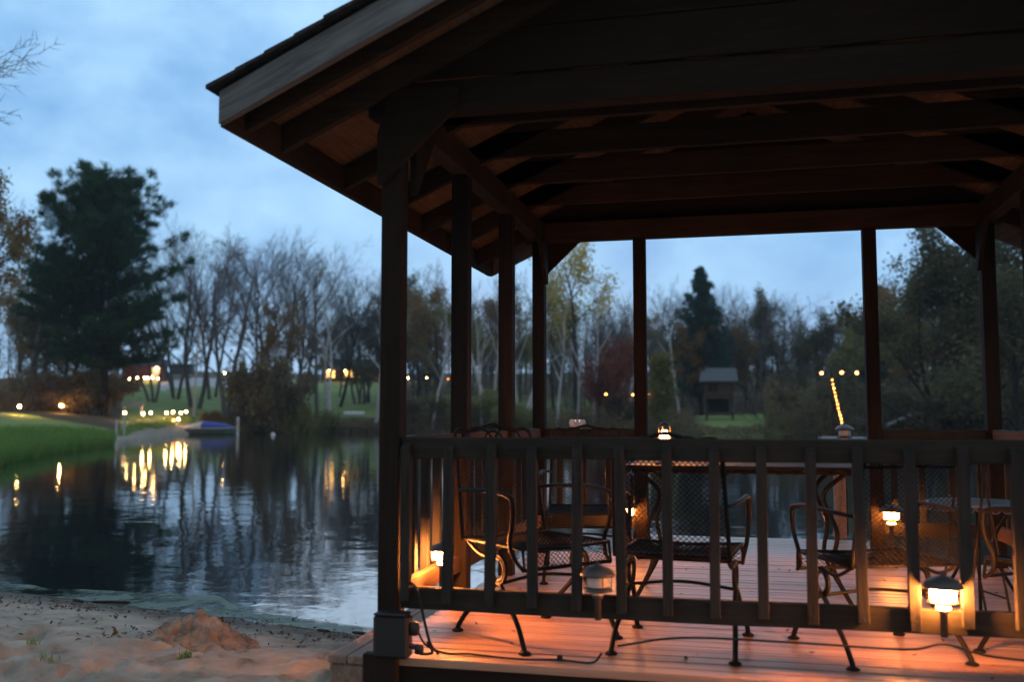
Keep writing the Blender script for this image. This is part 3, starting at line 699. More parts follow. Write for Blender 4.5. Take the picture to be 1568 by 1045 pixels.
# ------------------------------------------------------------------ tables
t = tag(empty('patio_table', (1.42, 1.53, 0), 0.0), 'long black mesh patio table with scalloped rim and curved iron legs', 'table')
TZ = .72; hx, hy = .57, .36
m = MB()
def tabS(s, q): return ((s-.5)*2*hx, (q-.5)*2*hy, TZ)
lattice(m, tabS, 2*hx, 2*hy, .024, .005); m.build('tabletop', TABM, t)
m = MB(); ring = []
for (cx, cy, a0) in ((hx-.05, -hy+.05, -90), (hx-.05, hy-.05, 0), (-hx+.05, hy-.05, 90), (-hx+.05, -hy+.05, 180)):
    for a in np.radians(np.linspace(a0, a0+90, 6)): ring.append((cx+.06*math.cos(a), cy+.06*math.sin(a), TZ))
ring.append(ring[0]); m.tube(ring, .009, 8)
for k in range(44):
    f = k/44*2*(2*hx+2*hy); 
    if f < 2*hx: px_, py_, ex = -hx+f, -hy-.008, (1, 0, 0)
    elif f < 2*hx+2*hy: px_, py_, ex = hx+.008, -hy+(f-2*hx), (0, 1, 0)
    elif f < 4*hx+2*hy: px_, py_, ex = hx-(f-2*hx-2*hy), hy+.008, (1, 0, 0)
    else: px_, py_, ex = -hx-.008, hy-(f-4*hx-2*hy), (0, 1, 0)
    m.tube(arc((px_, py_, TZ-.004), .026, math.pi, 2*math.pi, 9, ex, (0, 0, 1)), .0035, 5)
m.build('scalloped_rim', IRON, t, smooth=True)
m = MB()
for sy in (-1, 1): m.box((-hx+.03, sy*(hy-.03)-.006, TZ-.03), (hx-.03, sy*(hy-.03)+.006, TZ-.012))
for sx in (-1, 1): m.box((sx*(hx-.03)-.006, -hy+.04, TZ-.03), (sx*(hx-.03)+.006, hy-.04, TZ-.012))
m.build('apron', WOODX, t)
for sx in (-1, 1):
    for sy in (-1, 1):
        pts = spline([(sx*(hx-.05), sy*(hy-.05), TZ-.02), (sx*(hx-.16), sy*(hy-.10), TZ-.14), (sx*(hx-.10), sy*(hy-.08), TZ-.32), (sx*(hx-.12), sy*(hy-.09), TZ-.5), (sx*(hx-.03), sy*(hy-.03), .03), (sx*(hx-.01), sy*(hy-.02), .006)], 6)
        m = MB(); m.tube(pts, .012, 8); m.lathe([(.025, 0), (.025, .006), (0, .012)], (sx*(hx-.01), sy*(hy-.02), 0), 10); m.build('leg', IRON, t, smooth=True)
# lit lantern on the table
pl = on(1018, 711, .73)
t = tag(empty('table_lantern', (pl[0], pl[1], .728)), 'small glowing candle lantern standing on the long mesh table', 'lantern')
MB().lathe([(.0, 0), (.05, 0), (.05, .01), (.03, .02), (0, .021)]).build('base', LAMPM, t, smooth=True)
MB().lathe([(.0, .12), (.014, .12), (.023, .135), (.024, .16), (.014, .178), (.0, .18)], n=14).build('glass', GLOWT, t, smooth=True)
m = MB()
for k in range(4):
    a = k*math.pi/2+.4; m.tube([(.04*math.cos(a), .04*math.sin(a), .012), (.032*math.cos(a), .032*math.sin(a), .2)], .0025, 5)
m.tube([(0, 0, .015), (0, 0, .1)], .012, 8)
m.build('frame', LAMPM, t)
MB().lathe([(.036, .2), (.022, .214), (.008, .222), (.0, .223)]).build('cap', LAMPM, t, smooth=True)
# low side table on the right
t = tag(empty('side_table', (2.62, 1.62, 0)), 'small low mesh side table with scalloped edge between the right chairs', 'table')
m = MB(); 
def sS(s, q): 
    a, b = 2*s-1, 2*q-1; return (.24*a*math.sqrt(1-b*b/2), .24*b*math.sqrt(1-a*a/2), .53)
lattice(m, sS, .48, .48, .022, .005)
m.build('tabletop', TABM, t)
m = MB(); m.tube(arc((0, 0, .53), .245, 0, 2*math.pi, 33, (1, 0, 0), (0, 1, 0)), .008, 6)
for k in range(26):
    a = k*2*math.pi/26; e = np.array([-math.sin(a), math.cos(a), 0]); m.tube(arc((.248*math.cos(a), .248*math.sin(a), .526), .028, math.pi, 2*math.pi, 7, e, (0, 0, 1)), .0035, 5)
m.build('scalloped_rim', TABM, t, smooth=True)
for k in range(3):
    a = k*2*math.pi/3+.3
    MB().tube(spline([(.2*math.cos(a), .2*math.sin(a), .525), (.08*math.cos(a), .08*math.sin(a), .3), (.22*math.cos(a), .22*math.sin(a), .005)], 8), .009, 7).build('leg', IRON, t, smooth=True)
# thin folding stand at the right
pl = on(1478, 905, .0)
t = tag(empty('folding_stand', (2.40, 1.05, 0), .3), 'thin black folding iron stand with crossed legs near the right chairs', 'stand')
for s in (-1, 1):
    MB().tube([(-.03, s*.12, 0), (.10, s*.12, .85)], .006, 6).build('leg', IRON, t)
    MB().tube([(.20, s*.105, 0), (.06, s*.105, .85)], .006, 6).build('leg', IRON, t)
m = MB()
for z in (.15, .4, .84): m.tube([(-.03+.13*z/.85, -.12, z), (-.03+.13*z/.85, .12, z)], .005, 6)
m.tube([(.20-.14*.18, -.105, .15), (.20-.14*.18, .105, .15)], .005, 6)
m.build('rungs', IRON, t)

# ------------------------------------------------------------------ beach details
pb = on(308, 1000, -.36)
t0 = np.linspace(-1, 1, 150); XX, YY = np.meshgrid(t0, t0)
rr = np.hypot(XX*(1+.1*np.sin(YY*3)), YY)
h = .11*np.clip(1-rr**1.35, 0, None)*(1-.12*XX); base = h.copy(); bg_ = np.random.default_rng(5)
for _ in range(520):       # clods
    a_ = bg_.random()*6.28; q_ = bg_.random()**.6*.98; bx_, by_ = q_*math.cos(a_), q_*math.sin(a_); br = bg_.uniform(.025, .13)*(1.1-.45*q_); d2 = ((XX-bx_)/br)**2+((YY-by_)/(br*bg_.uniform(.7, 1.2)))**2
    hb = .11*max(1-q_**1.35, 0)*(1-.12*bx_)+bg_.uniform(.0, .5)*br*.3; tx_, ty_ = bg_.normal(0, .35, 2); h = np.maximum(h, np.where(d2 < 1, hb-.015+br*.42*(1-np.clip(d2, 0, 1))**.75+(tx_*(XX-bx_)+ty_*(YY-by_))*.25, 0))
h = h+.022*fbm(XX*8, YY*8+3, 5)*(rr < 1)
h = np.where(rr > 1, -.03, h-.012)
V = np.stack([pb[0]+XX*.36*RIGHT[0]+YY*.30*FWDH[0], pb[1]+XX*.36*RIGHT[1]+YY*.30*FWDH[1], np.zeros_like(XX)], -1)
V[..., 2] = ground_z(V[..., 0], V[..., 1], True)+h
k = 150; i2, j2 = np.meshgrid(np.arange(k-1), np.arange(k-1), indexing='ij'); qq = np.stack([i2*k+j2, i2*k+j2+1, (i2+1)*k+j2+1, (i2+1)*k+j2], -1).reshape(-1, 4)
def _sand(t, b):
    P = coords(t); r = ramp(t, noise(t, P, 9, 6, .65), [(.3, (.10, .08, .06)), (.5, (.25, .205, .16)), (.75, (.38, .32, .255))]); t.links.new(r.outputs[0], b.inputs['Base Color']); spec(b, .9, .2); bump(t, b, noise(t, P, 40, 6, .7), .7, .015)
SANDM = mat('dug_sand', _sand)
tag(raw_mesh('sand_pile', V.reshape(-1, 3), qq, SANDM, smooth=True), 'crumbly heap of dug sand on the beach by the water', 'sand pile')
# fallen leaves and sticks
Vl = []; Fl = []
def leafq(c, s, nrm_j=.5):
    a = rng.random()*6.28; e1 = np.array([math.cos(a), math.sin(a), rng.normal(0, nrm_j)]); e2 = np.array([-math.sin(a), math.cos(a), rng.normal(0, nrm_j)])
    b = len(Vl); Vl.extend([c-e1*s, c-e2*s*.55, c+e1*s, c+e2*s*.55]); Fl.append((b, b+1, b+2, b+3))
for n_, (uu, vv, su, sv) in ((160, (250, 935, 170, 10)), (90, (60, 915, 60, 6)), (70, (520, 972, 40, 6)), (60, (190, 1010, 40, 12)), (50, (440, 985, 60, 8)), (70, (180, 925, 90, 8)), (45, (300, 1000, 220, 25)), (40, (380, 955, 70, 10)), (25, (60, 960, 60, 18))):
    for _ in range(n_):
        p = on(rng.normal(uu, su), min(1040, rng.normal(vv, sv)), -.42); z = max(gz(p[0], p[1]), WZ)+.008; leafq(np.array([p[0], p[1], z]), rng.uniform(.008, .02))
for _ in range(140):
    leafq(np.array([rng.uniform(0, 3), rng.uniform(0, 3), .006]), rng.uniform(.008, .016), .25)
tag(raw_mesh('fallen_leaves', np.array(Vl), Fl, DEADL), 'brown dead leaves scattered over the sand and deck', 'leaves', kind='stuff')
for k, (ua, va, ub, vb, nm) in enumerate([(112, 917, 128, 922, 'broken stick lying in the scum at the far left of the beach'), (140, 920, 200, 916, 'long dark stick floating at the water edge'), (540, 962, 562, 968, 'short dark stick on the sand beside the near left post'), (486, 965, 505, 968, 'stubby stick on the wet sand left of the timber step')]):
    a = on(ua, va, -.47); b = on(ub, vb, -.47); a[2] = max(gz(a[0], a[1]), WZ)+.012; b[2] = max(gz(b[0], b[1]), WZ)+.012; c = (a*.45+b*.55)+np.array([.015, -.02, .006])
    tag(MB().tube(spline([a, c, b], 5), [.006]+[.011]*9+[.005], 6).build('stick', DBARK, smooth=True), nm, 'stick', 'sticks on the beach')
def tuft(u, v, n, h, lb, zg=-.3):
    p = on(u, v, zg); p[2] = gz(p[0], p[1]); Vt = []; Ft = []
    for _ in range(n):
        a = rng.random()*6.28; l = rng.uniform(.4, 1)*h; o = rng.normal(0, .35, 2)*h; d = np.array([math.cos(a), math.sin(a), 0]); s = np.array([-d[1], d[0], 0])*.0025
        b = np.array([o[0], o[1], -.01]); c = b+d*l*.25+np.array([0, 0, l*.7]); e = b+d*l*.7+np.array([0, 0, l])
        i = len(Vt); Vt += [b-s, b+s, c+s*.7, c-s*.7, e, e+s*.1]; Ft += [(i, i+1, i+2, i+3), (i+3, i+2, i+5, i+4)]
    o = raw_mesh('grass_tuft', Vt, Ft, GRASSB); o.location = p.tolist(); tag(o, lb, 'grass', 'grass tufts on the beach')
tuft(285, 1028, 60, .055, 'thin green grass tuft on the sand in front of the sand pile')
tuft(50, 1012, 25, .06, 'sparse grass tuft on the sand at the left edge of the beach')
tuft(530, 1043, 160, .09, 'yellow-green grass tuft against the end of the timber step', -.2)
tuft(70, 1040, 25, .06, 'sparse grass tuft low in the left corner of the beach')

# ------------------------------------------------------------------ tree meshes
def seg_mesh(segs, n):      # segs: (k, 8) p0 p1 r0 r1 -> vertices, quads
    S = np.asarray(segs, float); p0, p1, r0, r1 = S[:, 0:3], S[:, 3:6], S[:, 6], S[:, 7]
    d = p1-p0; d /= np.linalg.norm(d, axis=1)[:, None]+1e-9
    ref = np.where(np.abs(d[:, 2:3]) < .9, np.array([[0, 0, 1.]]), np.array([[1., 0, 0]]))
    a = np.cross(d, ref); a /= np.linalg.norm(a, axis=1)[:, None]+1e-9; b = np.cross(d, a)
    an = np.arange(n)*2*np.pi/n; c, s = np.cos(an), np.sin(an)
    off = c[None, :, None]*a[:, None]+s[None, :, None]*b[:, None]
    V = np.concatenate([p0[:, None]+off*r0[:, None, None], p1[:, None]+off*r1[:, None, None]], 1)   # k,2n,3
    j = np.arange(n); q = np.stack([j, (j+1) % n, n+(j+1) % n, n+j], -1)
    Fq = (np.arange(len(S))[:, None, None]*2*n+q[None]).reshape(-1, 4)
    return V.reshape(-1, 3), Fq
class Tree:
    def __init__(s, seed): s.g = np.random.default_rng(seed); s.seg = {0: [], 1: [], 2: [], 3: [], 4: []}; s.tips = []; s.cut = []
    def grow(s, p, d, ln, r, lv, maxlv, kids, up, wig, ang, ratio, start=.25):
        g = s.g; n = 6 if lv == 0 else (4 if lv == 1 else 3); p = np.array(p, float); d = np.array(d, float)/np.linalg.norm(d)
        pts = [p]; dirs = [d]
        for i in range(n):
            d = d+g.normal(0, wig, 3)+np.array([0, 0, up]); d /= np.linalg.norm(d); p2 = p+d*ln/n
            ra = r*(1-.72*i/n); rb = r*(1-.72*(i+1)/n); s.seg[lv].append((*p, *p2, ra, rb)); p = p2; pts.append(p); dirs.append(d)
        if lv >= maxlv: s.tips.append((pts[-1], dirs[-1])); s.tips.append((pts[len(pts)//2], dirs[-1])); return
        k = kids[lv]; k = max(2, int(round(k+g.normal(0, .7))))
        for c in range(k):
            t = start+(1-start)*(c+g.random())/k; x = t*n; i = min(int(x), n-1); q = pts[i]+(pts[i+1]-pts[i])*(x-i)
            dd = dirs[i]; v = g.normal(0, 1, 3); v -= dd*(v @ dd); v /= np.linalg.norm(v); a = R(ang*g.uniform(.65, 1.25))
            nd = dd*math.cos(a)+v*math.sin(a)
            s.grow(q, nd, ln*ratio*g.uniform(.7, 1.15)*(1.15-.45*t), max(.009, r*(1-.7*t)*.55), lv+1, maxlv, kids, up, wig, ang, ratio, .15)
        s.tips.append((pts[-1], dirs[-1]))
    def bare(s, H, stems, lean, kids=(7, 6, 5, 4), ang=38, ratio=.52, r=None, up=.07, start=.3, maxlv=4, spread=.25):
        for k in range(stems):
            s.cut.append([len(s.seg[i]) for i in range(3)])
            a = 6.28*k/stems+s.g.random(); d = (lean*math.cos(a), lean*math.sin(a), 1)
            s.grow((spread*math.cos(a)*(stems > 1), spread*math.sin(a)*(stems > 1), -.3), d, H*.8*s.g.uniform(.85, 1.05), r or H*.012, 0, maxlv, kids, up, .09, ang, ratio, start)
        return s
    def obj(s, name, trunk_m, twig_m, leaf=None, leaf_m=None):
        root = empty(name)
        cuts = (s.cut or [[0, 0, 0]])+[[len(s.seg[i]) for i in range(3)]]
        for a, b in zip(cuts[:-1], cuts[1:]):       # one trunk per stem
            sg = s.seg[0][a[0]:b[0]]+s.seg[1][a[1]:b[1]]+(s.seg[2][a[2]:b[2]] if leaf is not None else [])
            V, Fq = seg_mesh(sg, 5); raw_mesh('trunk', V, Fq, trunk_m, root, smooth=True)
        hi = s.seg[2]+s.seg[3]+s.seg[4]
        if leaf is not None:
            Vl, Ql = leaf
            raw_mesh('crown', Vl, Ql, leaf_m, root)
        else:
            V, Fq = seg_mesh(hi, 3); raw_mesh('crown', V, Fq, twig_m, root)
        z = max([q[5] for l in s.seg.values() for q in l]); root['h'] = float(z)
        return root
    def leaves(s, per, size, spreadr, elong=.7):
        g = s.g; T = np.array([t[0] for t in s.tips]); n = len(T)*per
        C = np.repeat(T, per, 0)+g.normal(0, spreadr, (n, 3))
        return cards(g, C, size, elong)
def cards(g, C, size, elong=.7):
    n = len(C); e1 = g.normal(0, 1, (n, 3)); e1 /= np.linalg.norm(e1, axis=1)[:, None]; e2 = g.normal(0, 1, (n, 3)); e2 -= e1*(e1*e2).sum(1)[:, None]; e2 /= np.linalg.norm(e2, axis=1)[:, None]
    s = (size*g.uniform(.6, 1.3, n))[:, None]; V = np.stack([C-e1*s, C-e2*s*elong, C+e1*s, C+e2*s*elong], 1).reshape(-1, 3)
    return V, np.arange(n*4).reshape(-1, 4)
def pine_leaf(g, tufts, per, ln, wd):
    T = np.array([t[0] for t in tufts]); D = np.array([t[1] for t in tufts]); n = len(T)*per
    C = np.repeat(T, per, 0)+g.normal(0, ln*.35, (n, 3)); d = np.repeat(D, per, 0)+g.normal(0, .75, (n, 3))+np.array([0, 0, .35]); d /= np.linalg.norm(d, axis=1)[:, None]
    sd = np.cross(d, g.normal(0, 1, (n, 3))); sd /= np.linalg.norm(sd, axis=1)[:, None]
    V = np.stack([C-sd*wd, C+sd*wd, C+sd*wd*.4+d*ln, C-sd*wd*.4+d*ln], 1).reshape(-1, 3); return V, np.arange(n*4).reshape(-1, 4)
def make_pine(seed, H=18, prof=None, name='pine_tree', leaf_m=None, dens=1.0, zs=.25):
    t = Tree(seed); g = t.g; p = np.array([0, 0, -.3]); zz = np.linspace(0, H, 14)
    tr = [np.array([.25*math.sin(z*.2+seed), .2*math.sin(z*.27), z]) for z in zz]
    for i in range(13): t.seg[0].append((*tr[i], *tr[i+1], .30*(1-.9*i/13)*H/18, .30*(1-.9*(i+1)/13)*H/18))
    nb = int(95*dens); tufts = []
    for k in range(nb):
        f = zs+(1-zs)*((k+g.random())/nb)**.9; z = f*H; c = np.array([np.interp(z, zz, [q[i] for q in tr]) for i in range(3)])
        rad = np.interp(f, prof[0], prof[1])*H*g.uniform(.6, 1.12); a = g.random()*6.28; lift = np.interp(f, [zs, .6, 1], [.0, .35, 1.1])
        d = np.array([math.cos(a), math.sin(a), lift]); d /= np.linalg.norm(d)
        pts = [c+d*rad*s+np.array([0, 0, rad*.18*s*s]) for s in np.linspace(0, 1, 5)]
        for i in range(4): t.seg[1].append((*pts[i], *pts[i+1], .06*(1-.2*i), .06*(1-.2*(i+1))))
        for s in np.arange(.25, 1.01, max(.06, .55/(rad+.1))):
            q = c+d*rad*s+np.array([0, 0, rad*.18*s*s])
            for m_ in range(3):
                sd = g.normal(0, 1, 3); sd[2] = abs(sd[2])*.4; sd /= np.linalg.norm(sd); tl = min(.9, rad*.35)*g.uniform(.3, 1)*(1.2-.6*s)
                tufts.append((q+sd*tl, sd*.7+d*.5+np.array([0, 0, .4])))
        tufts.append((pts[-1], d))
    tufts.append((tr[-1], np.array([0, 0, 1.])))
    leaf = pine_leaf(g, tufts, 34, .36, .022)
    return t.obj(name, DBARK, TWIG, leaf, leaf_m)

KIND = {}
KIND['bareA'] = Tree(1).bare(16, 1, .08, kids=(10, 7, 6, 5)).obj('bare_tree', BARK, TWIG)
KIND['bareB'] = Tree(2).bare(15, 3, .28, kids=(8, 7, 6, 4), ang=34).obj('bare_tree', BARK, TWIG)
KIND['bareC'] = Tree(3).bare(17, 2, .2, kids=(9, 7, 6, 4), ang=32, ratio=.5).obj('bare_tree', BARK, TWIG)
KIND['bareD'] = Tree(4).bare(14, 1, .15, kids=(11, 7, 6, 4), ang=44, start=.2).obj('bare_tree', DBARK, TWIG)
KIND['birchA'] = Tree(5).bare(17, 1, .12, kids=(9, 5, 5), ang=36, ratio=.34, r=.2, maxlv=3, start=.4).obj('birch_tree', BIRCH, TWIG)
KIND['birchB'] = Tree(6).bare(16, 2, .16, kids=(8, 5, 5), ang=34, ratio=.36, r=.18, maxlv=3, start=.4).obj('birch_tree', BIRCH, TWIG)
KIND['birchC'] = Tree(16).bare(15, 3, .22, kids=(7, 5, 5), ang=34, ratio=.36, r=.16, maxlv=3, start=.35).obj('birch_tree', BIRCH, TWIG)
def leafy(seed, H, per, size, sp, name, lm, tm=DBARK, **kw):
    t = Tree(seed); t.bare(H, kw.pop('stems', 1), kw.pop('lean', .08), maxlv=3, **kw); return t.obj(name, tm, TWIG, t.leaves(per, size, sp), lm)
KIND['brown'] = leafy(7, 15, 18, .115, .36, 'leafy_tree', BROWNL, kids=(9, 6, 5), ratio=.45)
KIND['olive'] = leafy(8, 15, 15, .115, .36, 'leafy_tree', OLIVEL, kids=(9, 6, 5), ratio=.42)
KIND['dark'] = leafy(9, 17, 19, .115, .40, 'leafy_tree', DARKGL, kids=(11, 7, 5), ratio=.46, start=.12)
KIND['gold'] = leafy(10, 18, 8, .12, .4, 'golden_tree', GOLDL, kids=(9, 6, 4), ratio=.38, start=.45, ang=42)
KIND['yelg'] = leafy(11, 5.5, 9, .10, .2, 'small_tree', YELGL, kids=(9, 6, 4), ratio=.42, start=.15)
KIND['red'] = leafy(12, 8, 14, .09, .28, 'maple_tree', REDL, kids=(9, 6, 4), ratio=.45, start=.15)
KIND['shrubA'] = leafy(13, 3.2, 6, .09, .2, 'shrub', BRUSHL, stems=5, lean=.5, kids=(6, 5, 4), ratio=.5, start=.1, spread=.5)
KIND['shrubB'] = leafy(14, 3.2, 6, .09, .22, 'shrub', OLIVEL, stems=5, lean=.6, kids=(6, 5, 4), ratio=.5, start=.1, spread=.5)
KIND['shrubC'] = Tree(15).bare(3.4, 6, .5, kids=(6, 5, 4), ang=36, ratio=.5, maxlv=3, start=.1, spread=.5, r=.03).obj('shrub', DBARK, TWIG)
KIND['pine'] = make_pine(21, 18, ([.2, .3, .45, .6, .75, .88, 1.0], [.20, .30, .32, .31, .27, .22, .11]), 'pine_tree', PINEL, 1.9, .2)
KIND['spruce'] = make_pine(22, 18, ([.1, .3, .6, .85, 1.0], [.26, .24, .17, .08, .01]), 'spruce_tree', SPRUCEL, 1.7, .12)
used = set()
def tree(kind, u, D, vtop, label, group=None, rz=None, wide=1.0, lean=(0, 0), zoff=0):
    p = CAM+FWDH*D+RIGHT*D*(u-784)/F_PX; z = gz(p[0], p[1])-.1+zoff
    H = at(u, vtop, D)[2]-z
    o = KIND[kind] if kind not in used else copy_tree(KIND[kind]); used.add(kind)
    s = H/KIND[kind]['h']; o.location = (p[0], p[1], z); o.scale = (s*wide, s*wide, s); o.rotation_euler = (lean[0], lean[1], rng.random()*6.28 if rz is None else rz)
    tag(o, label, 'shrub' if 'shrub' in kind else 'tree', group)
    if 'h' in o and o is not KIND[kind]: del o['h']
    return o

# left bank
tree('pine', 158, 74, 258, 'tall dark green pine with a rounded crown left of the bare trees', wide=1.14, rz=.6)
tree('dark', 92, 82, 372, 'dark leafy tree merging into the left side of the pine', wide=1.1)
tree('brown', 55, 86, 420, 'brown-leaved tree low between the left edge and the pine')
tree('brown', -8, 60, 268, 'tall brown-leaved tree cut by the left frame edge', wide=.85)
tree('bareA', 40, 80, 300, 'thin bare tree rising between the left brown tree and the pine')
tree('bareD', 95, 84, 330, 'dark bare tree standing close behind the left side of the pine')
tree('bareC', 15, 90, 380, 'forked bare tree behind the brown tree at the left frame edge')
tree('dark', 70, 92, 470, 'low dark leafy tree in the gap left of the pine trunk')
tree('dark', 135, 96, 500, 'low dark leafy tree behind the lower skirt of the pine', wide=1.2)
tree('bareB', 235, 100, 400, 'bare tree just right of the pine with arching stems')
tree('bareC', 300, 104, 335, 'tall bare tree with fanned stems above the gravel patch', wide=1.1)
tree('bareB', 352, 100, 345, 'broad many-stemmed bare tree at the middle of the left grove', wide=1.25)
tree('bareA', 395, 110, 350, 'straight bare tree right of the broad many-stemmed one')
tree('bareC', 440, 108, 352, 'tall forked bare tree above the big brown bush')
tree('bareA', 485, 112, 358, 'round-topped bare tree at the right of the left grove')
tree('bareD', 520, 118, 405, 'smaller bare tree left of the near left post')
tree('bareB', 268, 112, 350, 'bare tree with upright stems at the left of the grove')
tree('bareA', 330, 122, 375, 'bare tree standing behind the broad many-stemmed one')
tree('bareD', 415, 126, 372, 'dark bare tree deep in the left grove')
tree('bareC', 548, 124, 420, 'bare tree partly behind the near left post')
for k_, (u_, D_, v_) in enumerate([(322, 118, 356), (455, 122, 362), (556, 126, 415)]):
    tree(['bareA', 'bareC', 'bareB', 'bareD'][k_ % 4], u_, D_, v_, 'slender bare tree crowded among the others of the left grove', 'slender bare trees of the left grove')
tree('brown', 418, 100, 470, 'rusty brown tree among the bare trunks of the left grove', wide=.9)
tree('dark', 520, 135, 490, 'dark leafy tree above the lit house across the lake')
tree('dark', 565, 128, 455, 'dark leafy tree showing at the left edge of the near left post', wide=1.1)
tree('brown', 480, 138, 500, 'low brown tree left of the lit house across the lake', wide=1.2)
tree('birchA', 576, 100, 385, 'white birch standing against the near left post')
tree('birchB', 500, 99, 440, 'pale leaning birch between the big bush and the near left post', wide=1.1)
tree('birchA', 298, 96, 450, 'thin pale birch on the lawn behind the blue-covered boat')
# overhanging branch at the top left: tree whose trunk stands outside the frame
tree('bareD', -440, 21, -120, 'bare tree whose twigs hang into the top left corner', rz=0.0)
# behind the left bays
tree('bareA', 600, 128, 405, 'bare tree hidden partly by the near left post, right side')
tree('dark', 640, 118, 425, 'dark rounded tree between the first and second left posts')
tree('brown', 672, 112, 440, 'russet tree showing left of the second left post', wide=1.1)
tree('bareB', 648, 128, 390, 'bare treetop above the dark rounded tree between the left posts')
tree('bareC', 735, 112, 395, 'tall bare tree between the second and third left posts')
tree('birchB', 752, 100, 400, 'twin-stemmed white birch between the second and third left posts')
tree('olive', 720, 106, 470, 'yellowish leafy tree right of the second left post')
tree('brown', 765, 118, 430, 'brown tree behind the twin-stemmed birch')
tree('birchC', 802, 98, 420, 'forked white birch between the third left post and the rear corner post')
tree('bareA', 815, 118, 405, 'bare tree behind the forked white birch')
tree('birchA', 662, 97, 430, 'slim white birch left of the second left post', lean=(0, .08))
tree('birchA', 738, 95, 445, 'slim white birch leaning between the second and third left posts', lean=(.04, -.09))
# through the rear bays
tree('birchA', 908, 93, 440, 'slim upright white birch right of the golden tree')
tree('birchA', 962, 92, 450, 'slim white birch leaning against the left opening post', lean=(0, -.07))
tree('birchA', 1040, 94, 470, 'slim white birch beside the yellow-green tree', lean=(.03, .06))
tree('gold', 882, 96, 362, 'tall tree with sparse golden leaves left of the rear opening')
tree('birchA', 852, 92, 440, 'leaning white birch just right of the rear corner post', lean=(0, -.10))
tree('birchA', 884, 90, 470, 'short bright white birch beneath the golden tree', lean=(.05, -.12))
tree('birchA', 938, 90, 430, 'white birch leaning right before the left opening post', lean=(0, .16))
tree('olive', 848, 104, 430, 'olive leafy tree behind the rear corner post')
tree('bareB', 915, 108, 420, 'bare tree right of the golden tree')
tree('bareC', 955, 112, 435, 'bare tree left of the left opening post')
tree('red', 945, 86, 520, 'dark red maple left of the left opening post', wide=1.2)
tree('red', 915, 88, 548, 'small dark red maple beneath the golden tree')
tree('bareA', 1005, 112, 425, 'tall slim bare tree right of the left opening post')
tree('yelg', 1019, 80, 548, 'small bright yellow-green tree right of the left opening post')
tree('spruce', 1073, 98, 412, 'dark pointed spruce behind the small cabin')
tree('brown', 1045, 97, 500, 'russet leafy tree between the yellow-green tree and the cabin', wide=1.1)
tree('bareD', 1035, 106, 450, 'dark bare tree left of the spruce')
tree('brown', 1140, 103, 505, 'low russet tree right of the foot of the spruce', wide=1.2)
tree('bareC', 1050, 97, 440, 'bare tree standing in front of the spruce', wide=1.1)
tree('bareB', 1118, 104, 432, 'bare tree right of the spruce')
tree('bareC', 1165, 102, 428, 'pair of dark bare trunks in the middle of the rear opening')
tree('dark', 1168, 108, 445, 'dark leafy tree behind the pair of bare trunks', wide=.8)
tree('bareA', 1235, 104, 440, 'open fan-shaped bare tree right of the middle of the opening', wide=1.1)
tree('bareD', 1205, 110, 462, 'bare tree left of the fan-shaped one')
tree('dark', 1262, 104, 482, 'low dark rounded tree in front of the sky gap in the opening', wide=1.2)
tree('bareB', 1300, 100, 455, 'bare tree just left of the right opening post')
tree('olive', 1305, 92, 505, 'olive tree above the string of lights')
tree('spruce', 1350, 96, 440, 'dark spruce just right of the right opening post')
tree('dark', 1440, 62, 345, 'large dark leafy tree filling the rear right bay', wide=1.15)
tree('dark', 1560, 58, 300, 'tall dark leafy tree beyond the rear right corner post', wide=1.15)
tree('brown', 1395, 74, 430, 'brown-tinged tree left of the large dark tree in the right bay')
tree('dark', 1500, 64, 350, 'second dark leafy tree right behind the rear right corner post', wide=1.2)
tree('brown', 1500, 72, 420, 'brown tree filling in behind the rear right corner post', wide=1.2)
# wood filling in behind: nothing tells these apart
fills = [(590, 830, 118, 160, 10, 470, 530, 'thin tree in the wood seen through the left bays'),
         (830, 1000, 112, 150, 12, 470, 540, 'thin tree in the wood seen left of the opening post'),
         (1000, 1340, 104, 140, 20, 480, 560, 'thin tree in the wood seen through the rear opening'),
         (1340, 1640, 82, 120, 12, 430, 520, 'thin tree in the wood seen through the right bay'),
         (-120, 200, 92, 130, 8, 500, 560, 'thin tree in the dark wood behind the pine')]
ks = ['bareA', 'bareB', 'bareC', 'bareD', 'brown', 'dark', 'olive', 'birchA']
for (ua, ub, da, db, n_, va, vb, lb) in fills:
    for k in range(n_):
        tree(ks[int(rng.integers(len(ks)))], ua+(ub-ua)*(k+.5+rng.uniform(-.3, .3))/n_, rng.uniform(da, db), rng.uniform(va, vb), lb, lb.replace('thin tree', 'trees'))
